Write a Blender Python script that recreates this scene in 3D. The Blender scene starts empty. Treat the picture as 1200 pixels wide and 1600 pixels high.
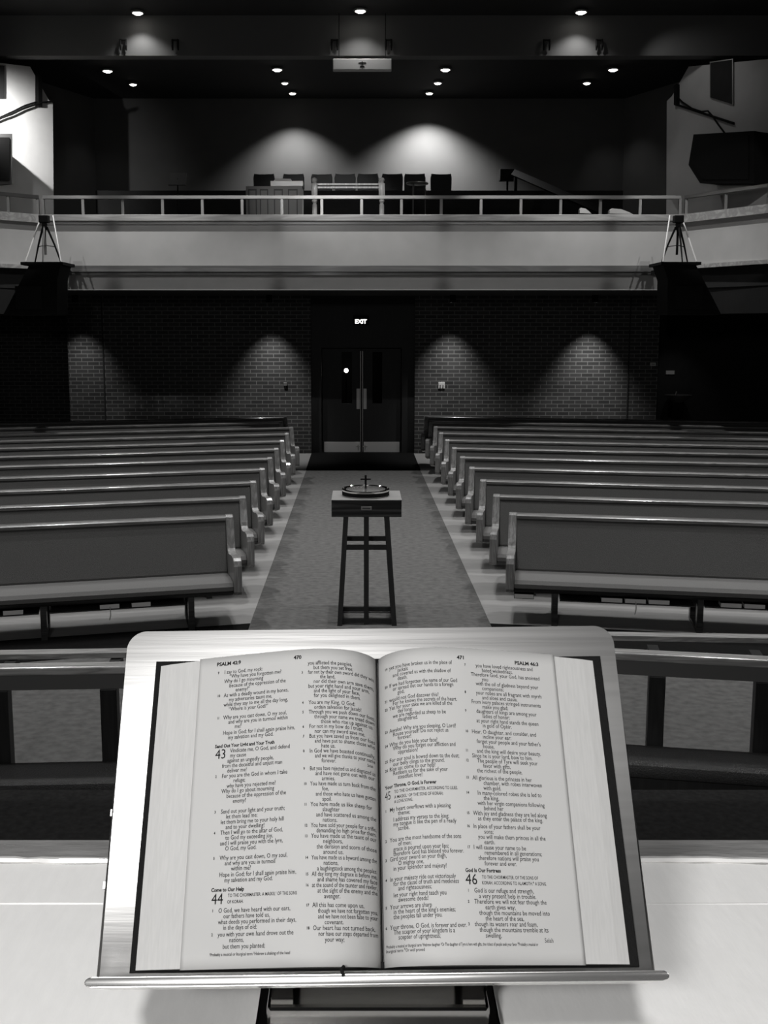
import bpy, bmesh, math, random
from mathutils import Vector, Matrix
random.seed(7)
D2R = math.radians
SC = bpy.context.scene
COL = SC.collection

# ------------------------------------------------------------------ camera, world, exposure, main lights
CAMZ = 2.55
YB0 = 17.0
PITCH = D2R(8.0)
F = 1600.0
PX, PY = 564.0, 737.0            # principal point in the 1200x1600 frame
cd = bpy.data.cameras.new('camera'); cam = bpy.data.objects.new('camera', cd); COL.objects.link(cam)
cam.location = (0, 0, CAMZ); cam.rotation_euler = (math.pi/2 - PITCH, 0, 0)
cd.sensor_fit = 'VERTICAL'; cd.sensor_height = 36.0; cd.sensor_width = 27.0; cd.lens = 36.0*F/1600
cd.shift_x = (600-PX)/1600; cd.shift_y = -(800-PY)/1600
cd.clip_start = 0.02; cd.clip_end = 200
SC.camera = cam
w = bpy.data.worlds.new('world'); SC.world = w; w.use_nodes = True
w.node_tree.nodes['Background'].inputs[0].default_value = (0.9, 0.95, 1.0, 1)
w.node_tree.nodes['Background'].inputs[1].default_value = 0.0004
vs = SC.view_settings
vs.view_transform = 'Standard'; vs.look = 'None'; vs.gamma = 1.0; vs.exposure = 0.0; vs.use_curve_mapping = False

def aim(o, target):
    o.rotation_euler = (Vector(target)-Vector(o.location)).to_track_quat('-Z', 'Y').to_euler()
def area(name, loc, target, size, power):
    l = bpy.data.lights.new(name, 'AREA'); l.energy = power; l.size = size; l.shape = 'DISK'
    o = bpy.data.objects.new(name, l); COL.objects.link(o); o.location = loc; aim(o, target); return o
def spot(name, loc, target, power, angle, blend=0.5, rad=0.05):
    l = bpy.data.lights.new(name, 'SPOT'); l.energy = power; l.spot_size = D2R(angle); l.spot_blend = blend; l.shadow_soft_size = rad
    o = bpy.data.objects.new(name, l); COL.objects.link(o); o.location = loc; aim(o, target); return o
# chancel lamps over the altar
area('chancel_key_light', (-1.22, -2.25, 4.0), (-0.05, 0.95, 2.0), 0.55, 100)
area('chancel_fill_light', (3.2, -0.6, 5.0), (0.1, 1.0, 1.9), 0.4, 10)
spot('altar_light', (-0.45, -2.45, 5.3), (0.0, 0.95, 1.87), 590, 36, 0.7, 0.2)
# ceiling downlights over the nave (above the top of the frame)
for ly, pw in ((15.4, 640), (11.9, 640), (8.3, 560), (5.9, 260)):
    for lx in ((-3.75, 0.0, 3.75) if ly > 15 else (-7.4, -3.75, 0.0, 3.75, 7.4)):
        spot('nave_downlight', (lx, ly, 7.44), (lx, ly, 0), pw*(1.0 if lx else 0.9), 84, 0.7, 0.06)

spot('balcony_added_spot', (-1.2, 5.0, 7.3), (-0.75, 17.8, 4.95), 900, 12, 0.7, 0.04)  # added narrow spot to brighten the balcony cabinet and turned posts
# unseen narrow spots added to light the lower balcony front
for lx in (-5.4, -2.7, 0.0, 2.7, 5.4):
    spot('balcony_added_spot', (lx, 9.0, 7.4), (lx, YB0, 3.85), 430, 19, 0.35, 0.05)

# ------------------------------------------------------------------ geometry helpers
FW = Vector((0, math.cos(PITCH), -math.sin(PITCH))); UP = Vector((0, math.sin(PITCH), math.cos(PITCH))); RT = Vector((1, 0, 0))
EYE = Vector((0, 0, CAMZ))
def ray(px, py): return FW + RT*((px-PX)/F) - UP*((py-PY)/F)
def atY(px, py, Y): r = ray(px, py); return EYE + r*(Y/r.y)
def atZ(px, py, Z): r = ray(px, py); return EYE + r*((Z-CAMZ)/r.z)
def zY(py, Y): return atY(PX, py, Y).z
def xY(px, Y, py=500): return atY(px, py, Y).x
def atP(px, py, p0, n):
    r = ray(px, py); return EYE + r*((Vector(p0)-EYE).dot(Vector(n))/r.dot(Vector(n)))

def box(bm, x0, x1, y0, y1, z0, z1, bev=0):
    vsx = [bm.verts.new((x, y, z)) for x in (x0, x1) for y in (y0, y1) for z in (z0, z1)]
    fs = [(0,1,3,2), (4,6,7,5), (0,4,5,1), (2,3,7,6), (0,2,6,4), (1,5,7,3)]
    nf = [bm.faces.new([vsx[i] for i in f]) for f in fs]
    if bev:
        es = list({e for f in nf for e in f.edges})
        bmesh.ops.bevel(bm, geom=es, offset=bev, segments=2, affect='EDGES', profile=0.5)
    return vsx
def prism(bm, pts, axis, a, b, bev=0):
    """pts: 2-D outline; axis 'x' -> (y,z) outline, 'y' -> (x,z), 'z' -> (x,y)"""
    def mk(p, t):
        return {'x': (t, p[0], p[1]), 'y': (p[0], t, p[1]), 'z': (p[0], p[1], t)}[axis]
    A = [bm.verts.new(mk(p, a)) for p in pts]; B = [bm.verts.new(mk(p, b)) for p in pts]
    n = len(pts); fs = [bm.faces.new(A), bm.faces.new(B[::-1])]
    for i in range(n): fs.append(bm.faces.new((A[i], B[i], B[(i+1) % n], A[(i+1) % n])))
    if bev:
        es = [e for e in fs[0].edges] + [e for e in fs[1].edges]
        bmesh.ops.bevel(bm, geom=es, offset=bev, segments=2, affect='EDGES', profile=0.5)
def beam(bm, p, q, wx, wy, ref=(0, 1, 0)):
    """a square bar from p to q"""
    p, q = Vector(p), Vector(q); d = (q-p).normalized(); r = Vector(ref)
    if abs(d.dot(r)) > 0.95: r = Vector((1, 0, 0))
    a = d.cross(r).normalized()*wx/2; b = d.cross(a).normalized()*wy/2
    P = [bm.verts.new(p+s*a+t*b) for s, t in ((-1,-1), (1,-1), (1,1), (-1,1))]
    Q = [bm.verts.new(q+s*a+t*b) for s, t in ((-1,-1), (1,-1), (1,1), (-1,1))]
    bm.faces.new(P[::-1]); bm.faces.new(Q)
    for i in range(4): bm.faces.new((P[i], P[(i+1) % 4], Q[(i+1) % 4], Q[i]))
def tube(bm, pts, r, seg=8):
    rings = []
    pts = [Vector(p) for p in pts]
    for i, p in enumerate(pts):
        d = (pts[min(i+1, len(pts)-1)]-pts[max(i-1, 0)]).normalized()
        ref = Vector((0, 0, 1)) if abs(d.z) < 0.9 else Vector((1, 0, 0))
        a = d.cross(ref).normalized(); b = d.cross(a).normalized()
        rr = r[i] if isinstance(r, (list, tuple)) else r
        rings.append([bm.verts.new(p+rr*(math.cos(2*math.pi*k/seg)*a+math.sin(2*math.pi*k/seg)*b)) for k in range(seg)])
    for i in range(len(rings)-1):
        for k in range(seg):
            bm.faces.new((rings[i][k], rings[i][(k+1) % seg], rings[i+1][(k+1) % seg], rings[i+1][k]))
    bm.faces.new(rings[0][::-1]); bm.faces.new(rings[-1])
def lathe(bm, prof, c=(0, 0, 0), seg=32):
    """prof: [(r,z)...] ; closed with caps when r>0 at ends"""
    rings = []
    for r, z in prof:
        if r < 1e-6: rings.append([bm.verts.new((c[0], c[1], c[2]+z))])
        else: rings.append([bm.verts.new((c[0]+r*math.cos(2*math.pi*k/seg), c[1]+r*math.sin(2*math.pi*k/seg), c[2]+z)) for k in range(seg)])
    for A, B in zip(rings, rings[1:]):
        for k in range(seg):
            k2 = (k+1) % seg
            if len(A) == 1 and len(B) == 1: continue
            if len(A) == 1: bm.faces.new((A[0], B[k], B[k2]))
            elif len(B) == 1: bm.faces.new((A[k], A[k2], B[0]))
            else: bm.faces.new((A[k], A[k2], B[k2], B[k]))
    if len(rings[0]) > 1: bm.faces.new(rings[0][::-1])
    if len(rings[-1]) > 1: bm.faces.new(rings[-1])
def obj(name, bm, m, parent=None, smooth=False, world=None):
    """world: the parent's location when the mesh is written in world coordinates"""
    bmesh.ops.recalc_face_normals(bm, faces=bm.faces[:])
    if world is not None:
        for v in bm.verts: v.co -= Vector(world)
    me = bpy.data.meshes.new(name); bm.to_mesh(me); bm.free()
    o = bpy.data.objects.new(name, me); COL.objects.link(o)
    if m: me.materials.append(m)
    if smooth:
        for p in me.polygons: p.use_smooth = True
        me.set_sharp_from_angle(angle=D2R(38))
    if parent: o.parent = parent
    return o
def thing(name, label, cat, loc=(0, 0, 0), rotz=0, group=None):
    o = bpy.data.objects.new(name, None); COL.objects.link(o); o.empty_display_size = 0.1
    o.location = loc; o.rotation_euler = (0, 0, rotz); o['label'] = label; o['category'] = cat
    if group: o['group'] = group
    return o
def tag(o, label, cat, group=None):
    o['label'] = label; o['category'] = cat
    if group: o['group'] = group
    return o
def struct(name, bm, m):
    o = obj(name, bm, m); o['kind'] = 'structure'; return o
def dup(root, loc, rotz, label, group=None, cat=None):
    r = root.copy(); COL.objects.link(r); r.location = loc; r.rotation_euler = (0, 0, rotz); r['label'] = label
    if group: r['group'] = group
    for ch in list(root.children):
        c = ch.copy(); COL.objects.link(c); c.parent = r
        for g in ch.children:
            d = g.copy(); COL.objects.link(d); d.parent = c
    return r
def B(): return bmesh.new()

# ------------------------------------------------------------------ materials
def gray(v): return (v, v*0.985, v*0.962, 1)
def mat(name, v, rough=0.6, metal=0.0, var=0.0, scale=20.0, bump=0.0, stretch=(1, 1, 1), spec=0.5, aniso=0.0, coat=0.0):
    m = bpy.data.materials.new(name); m.use_nodes = True; nt = m.node_tree; b = nt.nodes['Principled BSDF']
    b.inputs['Base Color'].default_value = gray(v); b.inputs['Roughness'].default_value = rough
    b.inputs['Metallic'].default_value = metal; b.inputs['Specular IOR Level'].default_value = spec
    b.inputs['Anisotropic'].default_value = aniso; b.inputs['Coat Weight'].default_value = coat
    b.inputs['Coat Roughness'].default_value = 0.15
    tc = nt.nodes.new('ShaderNodeTexCoord'); mp = nt.nodes.new('ShaderNodeMapping'); mp.inputs['Scale'].default_value = stretch
    nt.links.new(tc.outputs['Object'], mp.inputs[0])
    nz = nt.nodes.new('ShaderNodeTexNoise'); nz.inputs['Scale'].default_value = scale; nz.inputs['Detail'].default_value = 5
    nt.links.new(mp.outputs[0], nz.inputs[0])
    if var:
        rp = nt.nodes.new('ShaderNodeValToRGB'); rp.color_ramp.elements[0].position = 0.3; rp.color_ramp.elements[1].position = 0.7
        rp.color_ramp.elements[0].color = gray(v*(1-var)); rp.color_ramp.elements[1].color = gray(min(1, v*(1+var)))
        nt.links.new(nz.outputs[0], rp.inputs[0]); nt.links.new(rp.outputs[0], b.inputs['Base Color'])
    if bump:
        bp = nt.nodes.new('ShaderNodeBump'); bp.inputs['Strength'].default_value = bump; bp.inputs['Distance'].default_value = 0.01
        nt.links.new(nz.outputs[0], bp.inputs['Height']); nt.links.new(bp.outputs[0], b.inputs['Normal'])
    return m
def wood(name, v, rough=0.35, grain='x', coat=0.3, dark=0.5, sc=6):
    m = bpy.data.materials.new(name); m.use_nodes = True; nt = m.node_tree; b = nt.nodes['Principled BSDF']
    b.inputs['Roughness'].default_value = rough; b.inputs['Coat Weight'].default_value = coat; b.inputs['Coat Roughness'].default_value = 0.12
    tc = nt.nodes.new('ShaderNodeTexCoord'); mp = nt.nodes.new('ShaderNodeMapping')
    s = {'x': (0.25, 3, 3), 'y': (3, 0.25, 3), 'z': (3, 3, 0.25)}[grain]; mp.inputs['Scale'].default_value = s
    nt.links.new(tc.outputs['Object'], mp.inputs[0])
    nz = nt.nodes.new('ShaderNodeTexNoise'); nz.inputs['Scale'].default_value = sc; nz.inputs['Detail'].default_value = 4; nz.inputs['Distortion'].default_value = 1.2
    wv = nt.nodes.new('ShaderNodeMath'); wv.operation = 'MULTIPLY'; wv.inputs[1].default_value = 22
    sn = nt.nodes.new('ShaderNodeMath'); sn.operation = 'SINE'
    nt.links.new(mp.outputs[0], nz.inputs[0]); nt.links.new(nz.outputs[0], wv.inputs[0]); nt.links.new(wv.outputs[0], sn.inputs[0])
    mr = nt.nodes.new('ShaderNodeMapRange'); mr.inputs[1].default_value = -1; mr.inputs[2].default_value = 1
    nt.links.new(sn.outputs[0], mr.inputs[0])
    rp = nt.nodes.new('ShaderNodeValToRGB'); rp.color_ramp.elements[0].color = gray(v*dark); rp.color_ramp.elements[1].color = gray(v*1.15)
    nt.links.new(mr.outputs[0], rp.inputs[0]); nt.links.new(rp.outputs[0], b.inputs['Base Color'])
    return m
def emis(name, strength):
    m = bpy.data.materials.new(name); m.use_nodes = True; b = m.node_tree.nodes['Principled BSDF']
    b.inputs['Base Color'].default_value = gray(0.8); b.inputs['Emission Color'].default_value = (1, 0.97, 0.92, 1)
    b.inputs['Emission Strength'].default_value = strength; return m
def brick_mat():
    m = bpy.data.materials.new('brick'); m.use_nodes = True; nt = m.node_tree; b = nt.nodes['Principled BSDF']
    b.inputs['Roughness'].default_value = 0.85
    tc = nt.nodes.new('ShaderNodeTexCoord'); sx = nt.nodes.new('ShaderNodeSeparateXYZ'); cx = nt.nodes.new('ShaderNodeCombineXYZ')
    nt.links.new(tc.outputs['Object'], sx.inputs[0])
    ad = nt.nodes.new('ShaderNodeMath'); ad.operation = 'ADD'
    nt.links.new(sx.outputs[0], ad.inputs[0]); nt.links.new(sx.outputs[1], ad.inputs[1])
    nt.links.new(ad.outputs[0], cx.inputs[0]); nt.links.new(sx.outputs[2], cx.inputs[1])
    br = nt.nodes.new('ShaderNodeTexBrick'); br.inputs['Scale'].default_value = 1.0
    br.inputs['Brick Width'].default_value = 0.235; br.inputs['Row Height'].default_value = 0.078; br.inputs['Mortar Size'].default_value = 0.008
    br.inputs['Mortar Smooth'].default_value = 0.2; br.inputs['Bias'].default_value = 0.0
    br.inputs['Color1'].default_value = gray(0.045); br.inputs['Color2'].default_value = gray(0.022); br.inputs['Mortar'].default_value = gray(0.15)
    nt.links.new(cx.outputs[0], br.inputs['Vector']); nt.links.new(br.outputs['Color'], b.inputs['Base Color'])
    return m
M = dict(
    carpet=mat('carpet', 0.105, 0.95, var=0.22, scale=14, bump=0.4, stretch=(1, 1.3, 1), spec=0.1),
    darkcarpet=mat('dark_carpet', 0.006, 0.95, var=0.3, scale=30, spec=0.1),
    pewfloor=mat('pew_floor', 0.26, 0.6, var=0.08, scale=14, stretch=(0.3, 2, 1), spec=0.3),
    stepcarpet=mat('step_carpet', 0.018, 0.95, var=0.3, scale=40, spec=0.1),
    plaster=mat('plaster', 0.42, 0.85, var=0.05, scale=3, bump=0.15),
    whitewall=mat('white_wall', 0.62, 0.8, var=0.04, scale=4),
    ceiling=mat('ceiling_paint', 0.01, 0.9, var=0.1, scale=10),
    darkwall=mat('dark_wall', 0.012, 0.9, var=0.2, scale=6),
    pewwood=wood('pew_oak', 0.21, 0.32, 'x', 0.5, 0.6),
    pewend=wood('pew_end_oak', 0.22, 0.35, 'z', 0.4, 0.65),
    fabric=mat('pew_fabric', 0.115, 0.9, var=0.2, scale=220, bump=0.3, spec=0.2),
    cushion=mat('seat_fabric', 0.14, 0.9, var=0.15, scale=220, bump=0.3, spec=0.2),
    darkwood=wood('dark_walnut', 0.035, 0.4, 'x', 0.3, 0.35, 3),
    blackwood=wood('black_stained_wood', 0.012, 0.5, 'z', 0.1, 0.6),
    railwood=wood('rail_oak', 0.42, 0.28, 'x', 0.6, 0.7),
    trimwood=wood('balcony_oak', 0.36, 0.4, 'x', 0.2, 0.75, 2),
    steel=mat('brushed_steel', 0.24, 0.31, 0.88, var=0.07, scale=60, stretch=(0.04, 1.5, 1.5), bump=0.02),
    chrome=mat('chrome', 0.7, 0.10, 1.0),
    dullmetal=mat('dull_metal', 0.32, 0.4, 0.9),
    black=mat('black_paint', 0.006, 0.75, spec=0.15),
    blackgloss=mat('black_vinyl', 0.005, 0.4, spec=0.3),
    leather=mat('black_leather', 0.006, 0.8, bump=0.2, scale=200, spec=0.12),
    paper=mat('page_paper', 0.41, 0.75, spec=0.2),
    paperedge=mat('page_edges', 0.43, 0.8, var=0.045, scale=60, stretch=(8, 0.05, 1), spec=0.2),
    ink=mat('ink', 0.012, 0.9, spec=0.1),
    linen=mat('white_linen', 0.90, 0.8, var=0.02, scale=90, bump=0.06, stretch=(1, 0.3, 1)),
    altarwood=mat('altar_top_edge', 0.30, 0.16, var=0.25, scale=16, bump=0.7, stretch=(0.35, 1.6, 1), coat=0.8),
    plastic=mat('clear_glossy_hem', 0.75, 0.08, spec=0.9, coat=1.0),
    vinylpad=mat('kneeler_vinyl', 0.03, 0.42, bump=0.8, scale=160),
    whitebox=mat('white_enamel', 0.55, 0.5),
    plate=mat('white_plastic', 0.6, 0.5),
    doorwood=wood('door_wood', 0.006, 0.6, 'z', 0.0, 0.7),
    kick=mat('kick_steel', 0.7, 0.35, 0.9),
    bookpage=mat('book_page_edges', 0.85, 0.7),
    strap=mat('pale_strap', 0.6, 0.5),
    brick=brick_mat(),
    lamp=emis('lamp_glow', 14), exitm=emis('exit_glow', 3.0), bulb=emis('bulb_glow', 9))
gl = bpy.data.materials.new('glass'); gl.use_nodes = True
gb = gl.node_tree.nodes['Principled BSDF']; gb.inputs['Transmission Weight'].default_value = 1; gb.inputs['Roughness'].default_value = 0.02; gb.inputs['Base Color'].default_value = (0.8, 0.8, 0.8, 1); gb.inputs['IOR'].default_value = 1.1
M['glass'] = gl

# ------------------------------------------------------------------ the setting
YW = 20.8                        # brick back wall
YB = 17.0                        # balcony front
PLAT = 0.85                      # chancel platform height
b = B(); box(b, -9, 9, 4.9, 23.6, -0.2, 0.0); struct('floor', b, M['carpet'])
b = B()
steps = [(4.96, 0.21), (4.42, 0.42), (3.95, 0.64), (3.5, PLAT)]
prof = [(-3.0, -0.2), (4.96, -0.2)]
for i, (d, z) in enumerate(steps):
    prof.append((d, z))
    if i+1 < len(steps): prof.append((steps[i+1][0], z))
prof += [(-3.0, PLAT)]
prism(b, prof, 'x', -9, 9); struct('floor_chancel', b, M['stepcarpet'])

AL, AR = D2R(14.0), D2R(-10.0)   # the pew blocks are turned towards the chancel
ROWS = 11
def left_pew(i): return Vector((-1.15 if i < 9 else -1.4, 9.02+1.02*i, 0))
def right_pew(i): return Vector((1.34-0.013*i, 9.12+1.02*i, 0))
# lighter hard floor under the pews, with a slim front edge strip
la, lb = atZ(391, 975, 0), atZ(488, 709, 0)
ra, rb = atZ(766, 975, 0), atZ(645, 709, 0)
def slab(name, pts, z0, z1, m):
    b = B(); prism(b, pts, 'z', z0, z1); return struct(name, b, m)
def along(p, ang, L, sgn): return Vector((p.x+sgn*L*math.cos(ang), p.y-L*math.sin(abs(ang)), 0))
p0 = la.copy(); p1 = along(la, AL, 7.8, -1)
slab('floor_pews_left', [(p0.x, p0.y), (lb.x, lb.y), (lb.x, 20.79), (-8.9, 20.79), (p1.x, p1.y)], 0.0, 0.004, M['pewfloor'])
q0 = ra.copy(); q1 = along(ra, AR, 7.6, 1)
slab('floor_pews_right', [(q0.x, q0.y), (rb.x, rb.y), (rb.x, 20.79), (8.9, 20.79), (q1.x, q1.y)], 0.0, 0.004, M['pewfloor'])
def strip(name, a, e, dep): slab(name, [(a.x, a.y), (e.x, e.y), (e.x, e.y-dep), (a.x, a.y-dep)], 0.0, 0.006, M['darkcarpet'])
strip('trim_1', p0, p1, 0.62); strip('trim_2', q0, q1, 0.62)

# walls
bx0, bx1 = xY(108, YW, 600), xY(486, YW, 600)
cx0, cx1 = xY(648, YW, 600), xY(1027, YW, 600)
b = B(); box(b, bx0, bx1, YW, YW+0.4, 0, 3.3); struct('wall_back_left', b, M['brick'])
b = B(); box(b, cx0, cx1, YW, YW+0.4, 0, 3.3); struct('wall_back_right', b, M['brick'])
b = B(); box(b, -9, bx0, YW+1.2, YW+1.5, 0, 3.3); struct('wall_back_far_left', b, M['brick'])
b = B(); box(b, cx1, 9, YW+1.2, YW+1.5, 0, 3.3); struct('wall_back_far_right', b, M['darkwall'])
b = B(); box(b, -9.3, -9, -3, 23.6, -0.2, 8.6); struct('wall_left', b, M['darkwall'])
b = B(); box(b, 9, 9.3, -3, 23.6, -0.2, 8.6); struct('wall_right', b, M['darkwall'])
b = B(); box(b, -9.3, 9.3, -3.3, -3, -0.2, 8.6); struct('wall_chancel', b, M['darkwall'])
# control joints in the brick
for k, px in enumerate((163, 981)):
    x = xY(px, YW, 600); b = B(); box(b, x-0.012, x+0.012, YW-0.012, YW+0.01, 0, 3.2); struct('trim_%d' % (k+3), b, M['darkwall'])

# lobby behind the doors
b = B(); box(b, -3, 3, 23.2, 23.4, 0, 3.3); struct('wall_lobby', b, M['darkwall'])
# door frame and doors
dc = xY(565, YW+0.2, 600)
dt = zY(545, YW+0.2)
b = B()
box(b, bx1, dc-0.82, YW+0.1, YW+0.3, 0, 3.3); box(b, dc+0.82, cx0, YW+0.1, YW+0.3, 0, 3.3); box(b, dc-0.82, dc+0.82, YW+0.1, YW+0.3, dt+0.02, 3.3)
struct('wall_door_surround', b, M['doorwood'])
for s, nm in ((-1, 'door_1'), (1, 'door_2')):
    x0, x1 = (dc-0.80, dc-0.012) if s < 0 else (dc+0.012, dc+0.80)
    root = bpy.data.objects.new(nm, None); COL.objects.link(root); root.location = (x0 if s < 0 else x1, YW+0.2, 0); root['kind'] = 'structure'
    W0 = root.location
    gx0, gx1 = (xY(534, YW+0.2, 600), xY(550, YW+0.2, 600)) if s < 0 else (xY(582, YW+0.2, 600), xY(597, YW+0.2, 600))
    gz0, gz1 = zY(630, YW+0.2), zY(550, YW+0.2)
    b = B(); y0, y1 = YW+0.17, YW+0.22
    box(b, x0, gx0, y0, y1, 0.01, dt); box(b, gx1, x1, y0, y1, 0.01, dt); box(b, gx0, gx1, y0, y1, 0.01, gz0); box(b, gx0, gx1, y0, y1, gz1, dt)
    obj('door_leaf', b, M['doorwood'], root, world=W0)
    b = B(); box(b, gx0, gx1, y0+0.02, y0+0.026, gz0, gz1); obj('window_pane', b, M['glass'], root, world=W0)
    b = B(); box(b, x0+0.03, x1-0.02, y0-0.006, y0, zY(706, YW+0.2), zY(690, YW+0.2), 0.002); obj('kick_plate', b, M['kick'], root, world=W0)
    b = B(); hx = dc + s*0.07; box(b, hx-0.035, hx+0.035, y0-0.01, y0, 0.9, 1.32, 0.003); hb = obj('push_plate', b, M['dullmetal'], root, world=W0)
    b = B(); ex = dc+s*0.02; box(b, ex-0.006, ex+0.006, y0-0.008, y0, 0.02, dt-0.05); obj('edge_strip', b, M['dullmetal'], root, world=W0)
    b = B()
    for dx in (-0.03, 0.03): lathe(b, [(0.012, 0), (0.012, 0.02)], (hx+dx*s, y0-0.01, 0.12))
    tube(b, [(hx, y0-0.03, 0.05), (hx, y0-0.03, 0.17)], 0.008); obj('floor_bolt', b, M['kick'], root, world=W0)
b = B(); lathe(b, [(0.0, -0.05), (0.035, -0.035), (0.05, 0), (0.035, 0.035), (0, 0.05)], (0, 0, 0), 16)
p = atY(541, 579, 22.6)
t = thing('lobby_lamp', 'small bright round lamp glowing behind the narrow glass of the left door', 'lamp', (p.x, p.y, p.z))
obj('bulb', b, M['bulb'], t, True)
b = B(); tube(b, [(0, 0, -0.04), (0, 0, -p.z+0.02)], 0.012); lathe(b, [(0.12, -p.z), (0.12, -p.z+0.02), (0.02, -p.z+0.03)], (0, 0, 0), 20); obj('pole', b, M['black'], t)

# balcony slab, parapet, tiers
zb = zY(453, YB); zl0, zl1 = zY(430, YB), zY(415, YB); zt0, zt1 = zY(349, YB), zY(336, YB); zr = zY(305, YB)
XL, XR = xY(70, YB), xY(1060, YB)
WL = Vector((XL-2.2, YB-2.1, 0)); WR = Vector((XR+1.9, YB-3.3, 0))      # ends of the angled wings
def wing(sgn): return (Vector((XL, YB, 0)), WL) if sgn < 0 else (Vector((XR, YB, 0)), WR)
b = B()
prism(b, [(XL, YB+0.1), (XR, YB+0.1), (WR.x+0.1, WR.y+0.1), (9, WR.y+0.1), (9, 23.6), (-9, 23.6), (-9, WL.y+0.1), (WL.x-0.1, WL.y+0.1)], 'z', zb+0.02, zb+0.45)
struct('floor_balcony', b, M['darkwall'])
fb = zb+0.45
b = B()
for k, (y, h) in enumerate(((18.2, 0.3), (19.1, 0.6), (20.0, 0.9))): box(b, -5.3, 5.3, y, 21.6, fb+0.3*k, fb+0.3*(k+1))
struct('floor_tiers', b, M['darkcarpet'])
tier3 = fb+0.9
b = B(); box(b, XL, XR, YB, YB+0.12, zl1, zt0); struct('wall_parapet', b, M['plaster'])
b = B(); box(b, xY(93, YB+0.06), xY(1037, YB+0.06), YB+0.05, YB+0.2, zb, zl0); struct('wall_parapet_lower', b, M['plaster'])
b = B(); box(b, XL, XR, YB-0.06, YB+0.16, zl0+0.05, zl1, 0.006); box(b, XL, XR, YB-0.02, YB+0.14, zl0, zl0+0.06); struct('trim_5', b, wood('ledge_oak', 0.13, 0.5, 'x', 0.1, 0.75, 2))
b = B(); box(b, XL, XR, YB-0.08, YB+0.18, zt0+0.03, zt1, 0.008); box(b, XL, XR, YB-0.03, YB+0.14, zt0-0.02, zt0+0.04); struct('trim_6', b, M['trimwood'])
k = 7
for sgn in (-1, 1):
    a, e = wing(sgn); side = 'left' if sgn < 0 else 'right'
    d = (e-a).normalized(); nrm = Vector((-sgn*-d.y, -sgn*d.x, 0))    # outward (behind the parapet)
    if nrm.y < 0: nrm = -nrm
    def panel(z0, z1, o0, o1):
        bb = B(); pts = [a+nrm*o0, e+nrm*o0, e+nrm*o1, a+nrm*o1]; prism(bb, [(p.x, p.y) for p in pts], 'z', z0, z1); return bb
    struct('wall_parapet_'+side, panel(zl1-0.02, zt0, 0.0, 0.12), M['plaster'])
    struct('wall_wing_fascia_'+side, panel(zY(490, YB-0.8), zl1-0.02, 0.10, 0.2), M['doorwood'])
    struct('trim_%d' % k, panel(zt0, zt1, -0.08, 0.18), M['trimwood']); k += 1
    struct('trim_%d' % k, panel(zl1-0.06, zl1, -0.05, 0.14), M['trimwood']); k += 1

# rail on the parapet
def rail(label, a, e, n, first, last, name='balcony_rail'):
    t = thing(name, label, 'railing', (a.x, a.y, zt1)); W0 = Vector((a.x, a.y, zt1))
    b = B(); beam(b, a+Vector((0, 0, zr-0.025)), e+Vector((0, 0, zr-0.025)), 0.05, 0.09); obj('hand_rail', b, M['dullmetal'], t, world=W0)
    for i in range(n):
        if (i == 0 and not first) or (i == n-1 and not last): continue
        p = a.lerp(e, i/(n-1)); b = B(); box(b, p.x-0.022, p.x+0.022, p.y-0.02, p.y+0.02, zt1, zr-0.04); obj('baluster', b, M['dullmetal'], t, world=W0)
    return t
yr = YB+0.08
a = Vector((XL+0.03, yr, 0)); e = Vector((XR-0.03, yr, 0))
rail('long grey metal rail on short posts along the middle of the balcony front', a, e, 17, True, True)
a, e = wing(-1); rail('short grey metal rail on the angled balcony wing at the left', a+Vector((-0.05, 0.05, 0)), e+Vector((0, 0.08, 0)), 7, True, True)
a, e = wing(1); f = a.lerp(e, 0.42); rail('short grey metal rail with squared end on the angled balcony wing at the right', a+Vector((0.06, 0.05, 0)), f+Vector((0.06, 0.05, 0)), 3, True, True)

YU = 21.6
b = B(); box(b, xY(151, 20.1, 300), xY(972, 20.1, 300), 20.02, 20.08, fb, zY(298, 20.05)); struct('wall_added_screen', b, M['darkwall'])  # added dark partition that blacks out the area under the chairs
# upper back wall, side returns
zc2 = zY(144, 20.95)
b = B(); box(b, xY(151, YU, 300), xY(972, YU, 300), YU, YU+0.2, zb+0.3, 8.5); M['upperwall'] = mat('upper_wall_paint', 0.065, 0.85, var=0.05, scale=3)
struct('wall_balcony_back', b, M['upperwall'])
ul = atY(151, 300, YU); ul2 = atY(84, 300, 19.6); ur = atY(972, 300, YU); ur2 = atY(1041, 300, 19.6)
def wallseg(name, p, q, z0, z1, m, th=0.15):
    d = (q-p); d.z = 0; d.normalize(); n = Vector((-d.y, d.x, 0))
    if n.y < 0: n = -n
    b = B(); prism(b, [(v.x, v.y) for v in (p, q, q+n*th, p+n*th)], 'z', z0, z1); return struct(name, b, m)
wallseg('wall_balcony_left', ul2+Vector((-0.6, 0, 0)), ul, zb+0.3, 8.5, M['upperwall'])
wallseg('wall_balcony_right', ur, ur2+Vector((0.6, 0, 0)), zb+0.3, 8.5, M['upperwall'])
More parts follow.
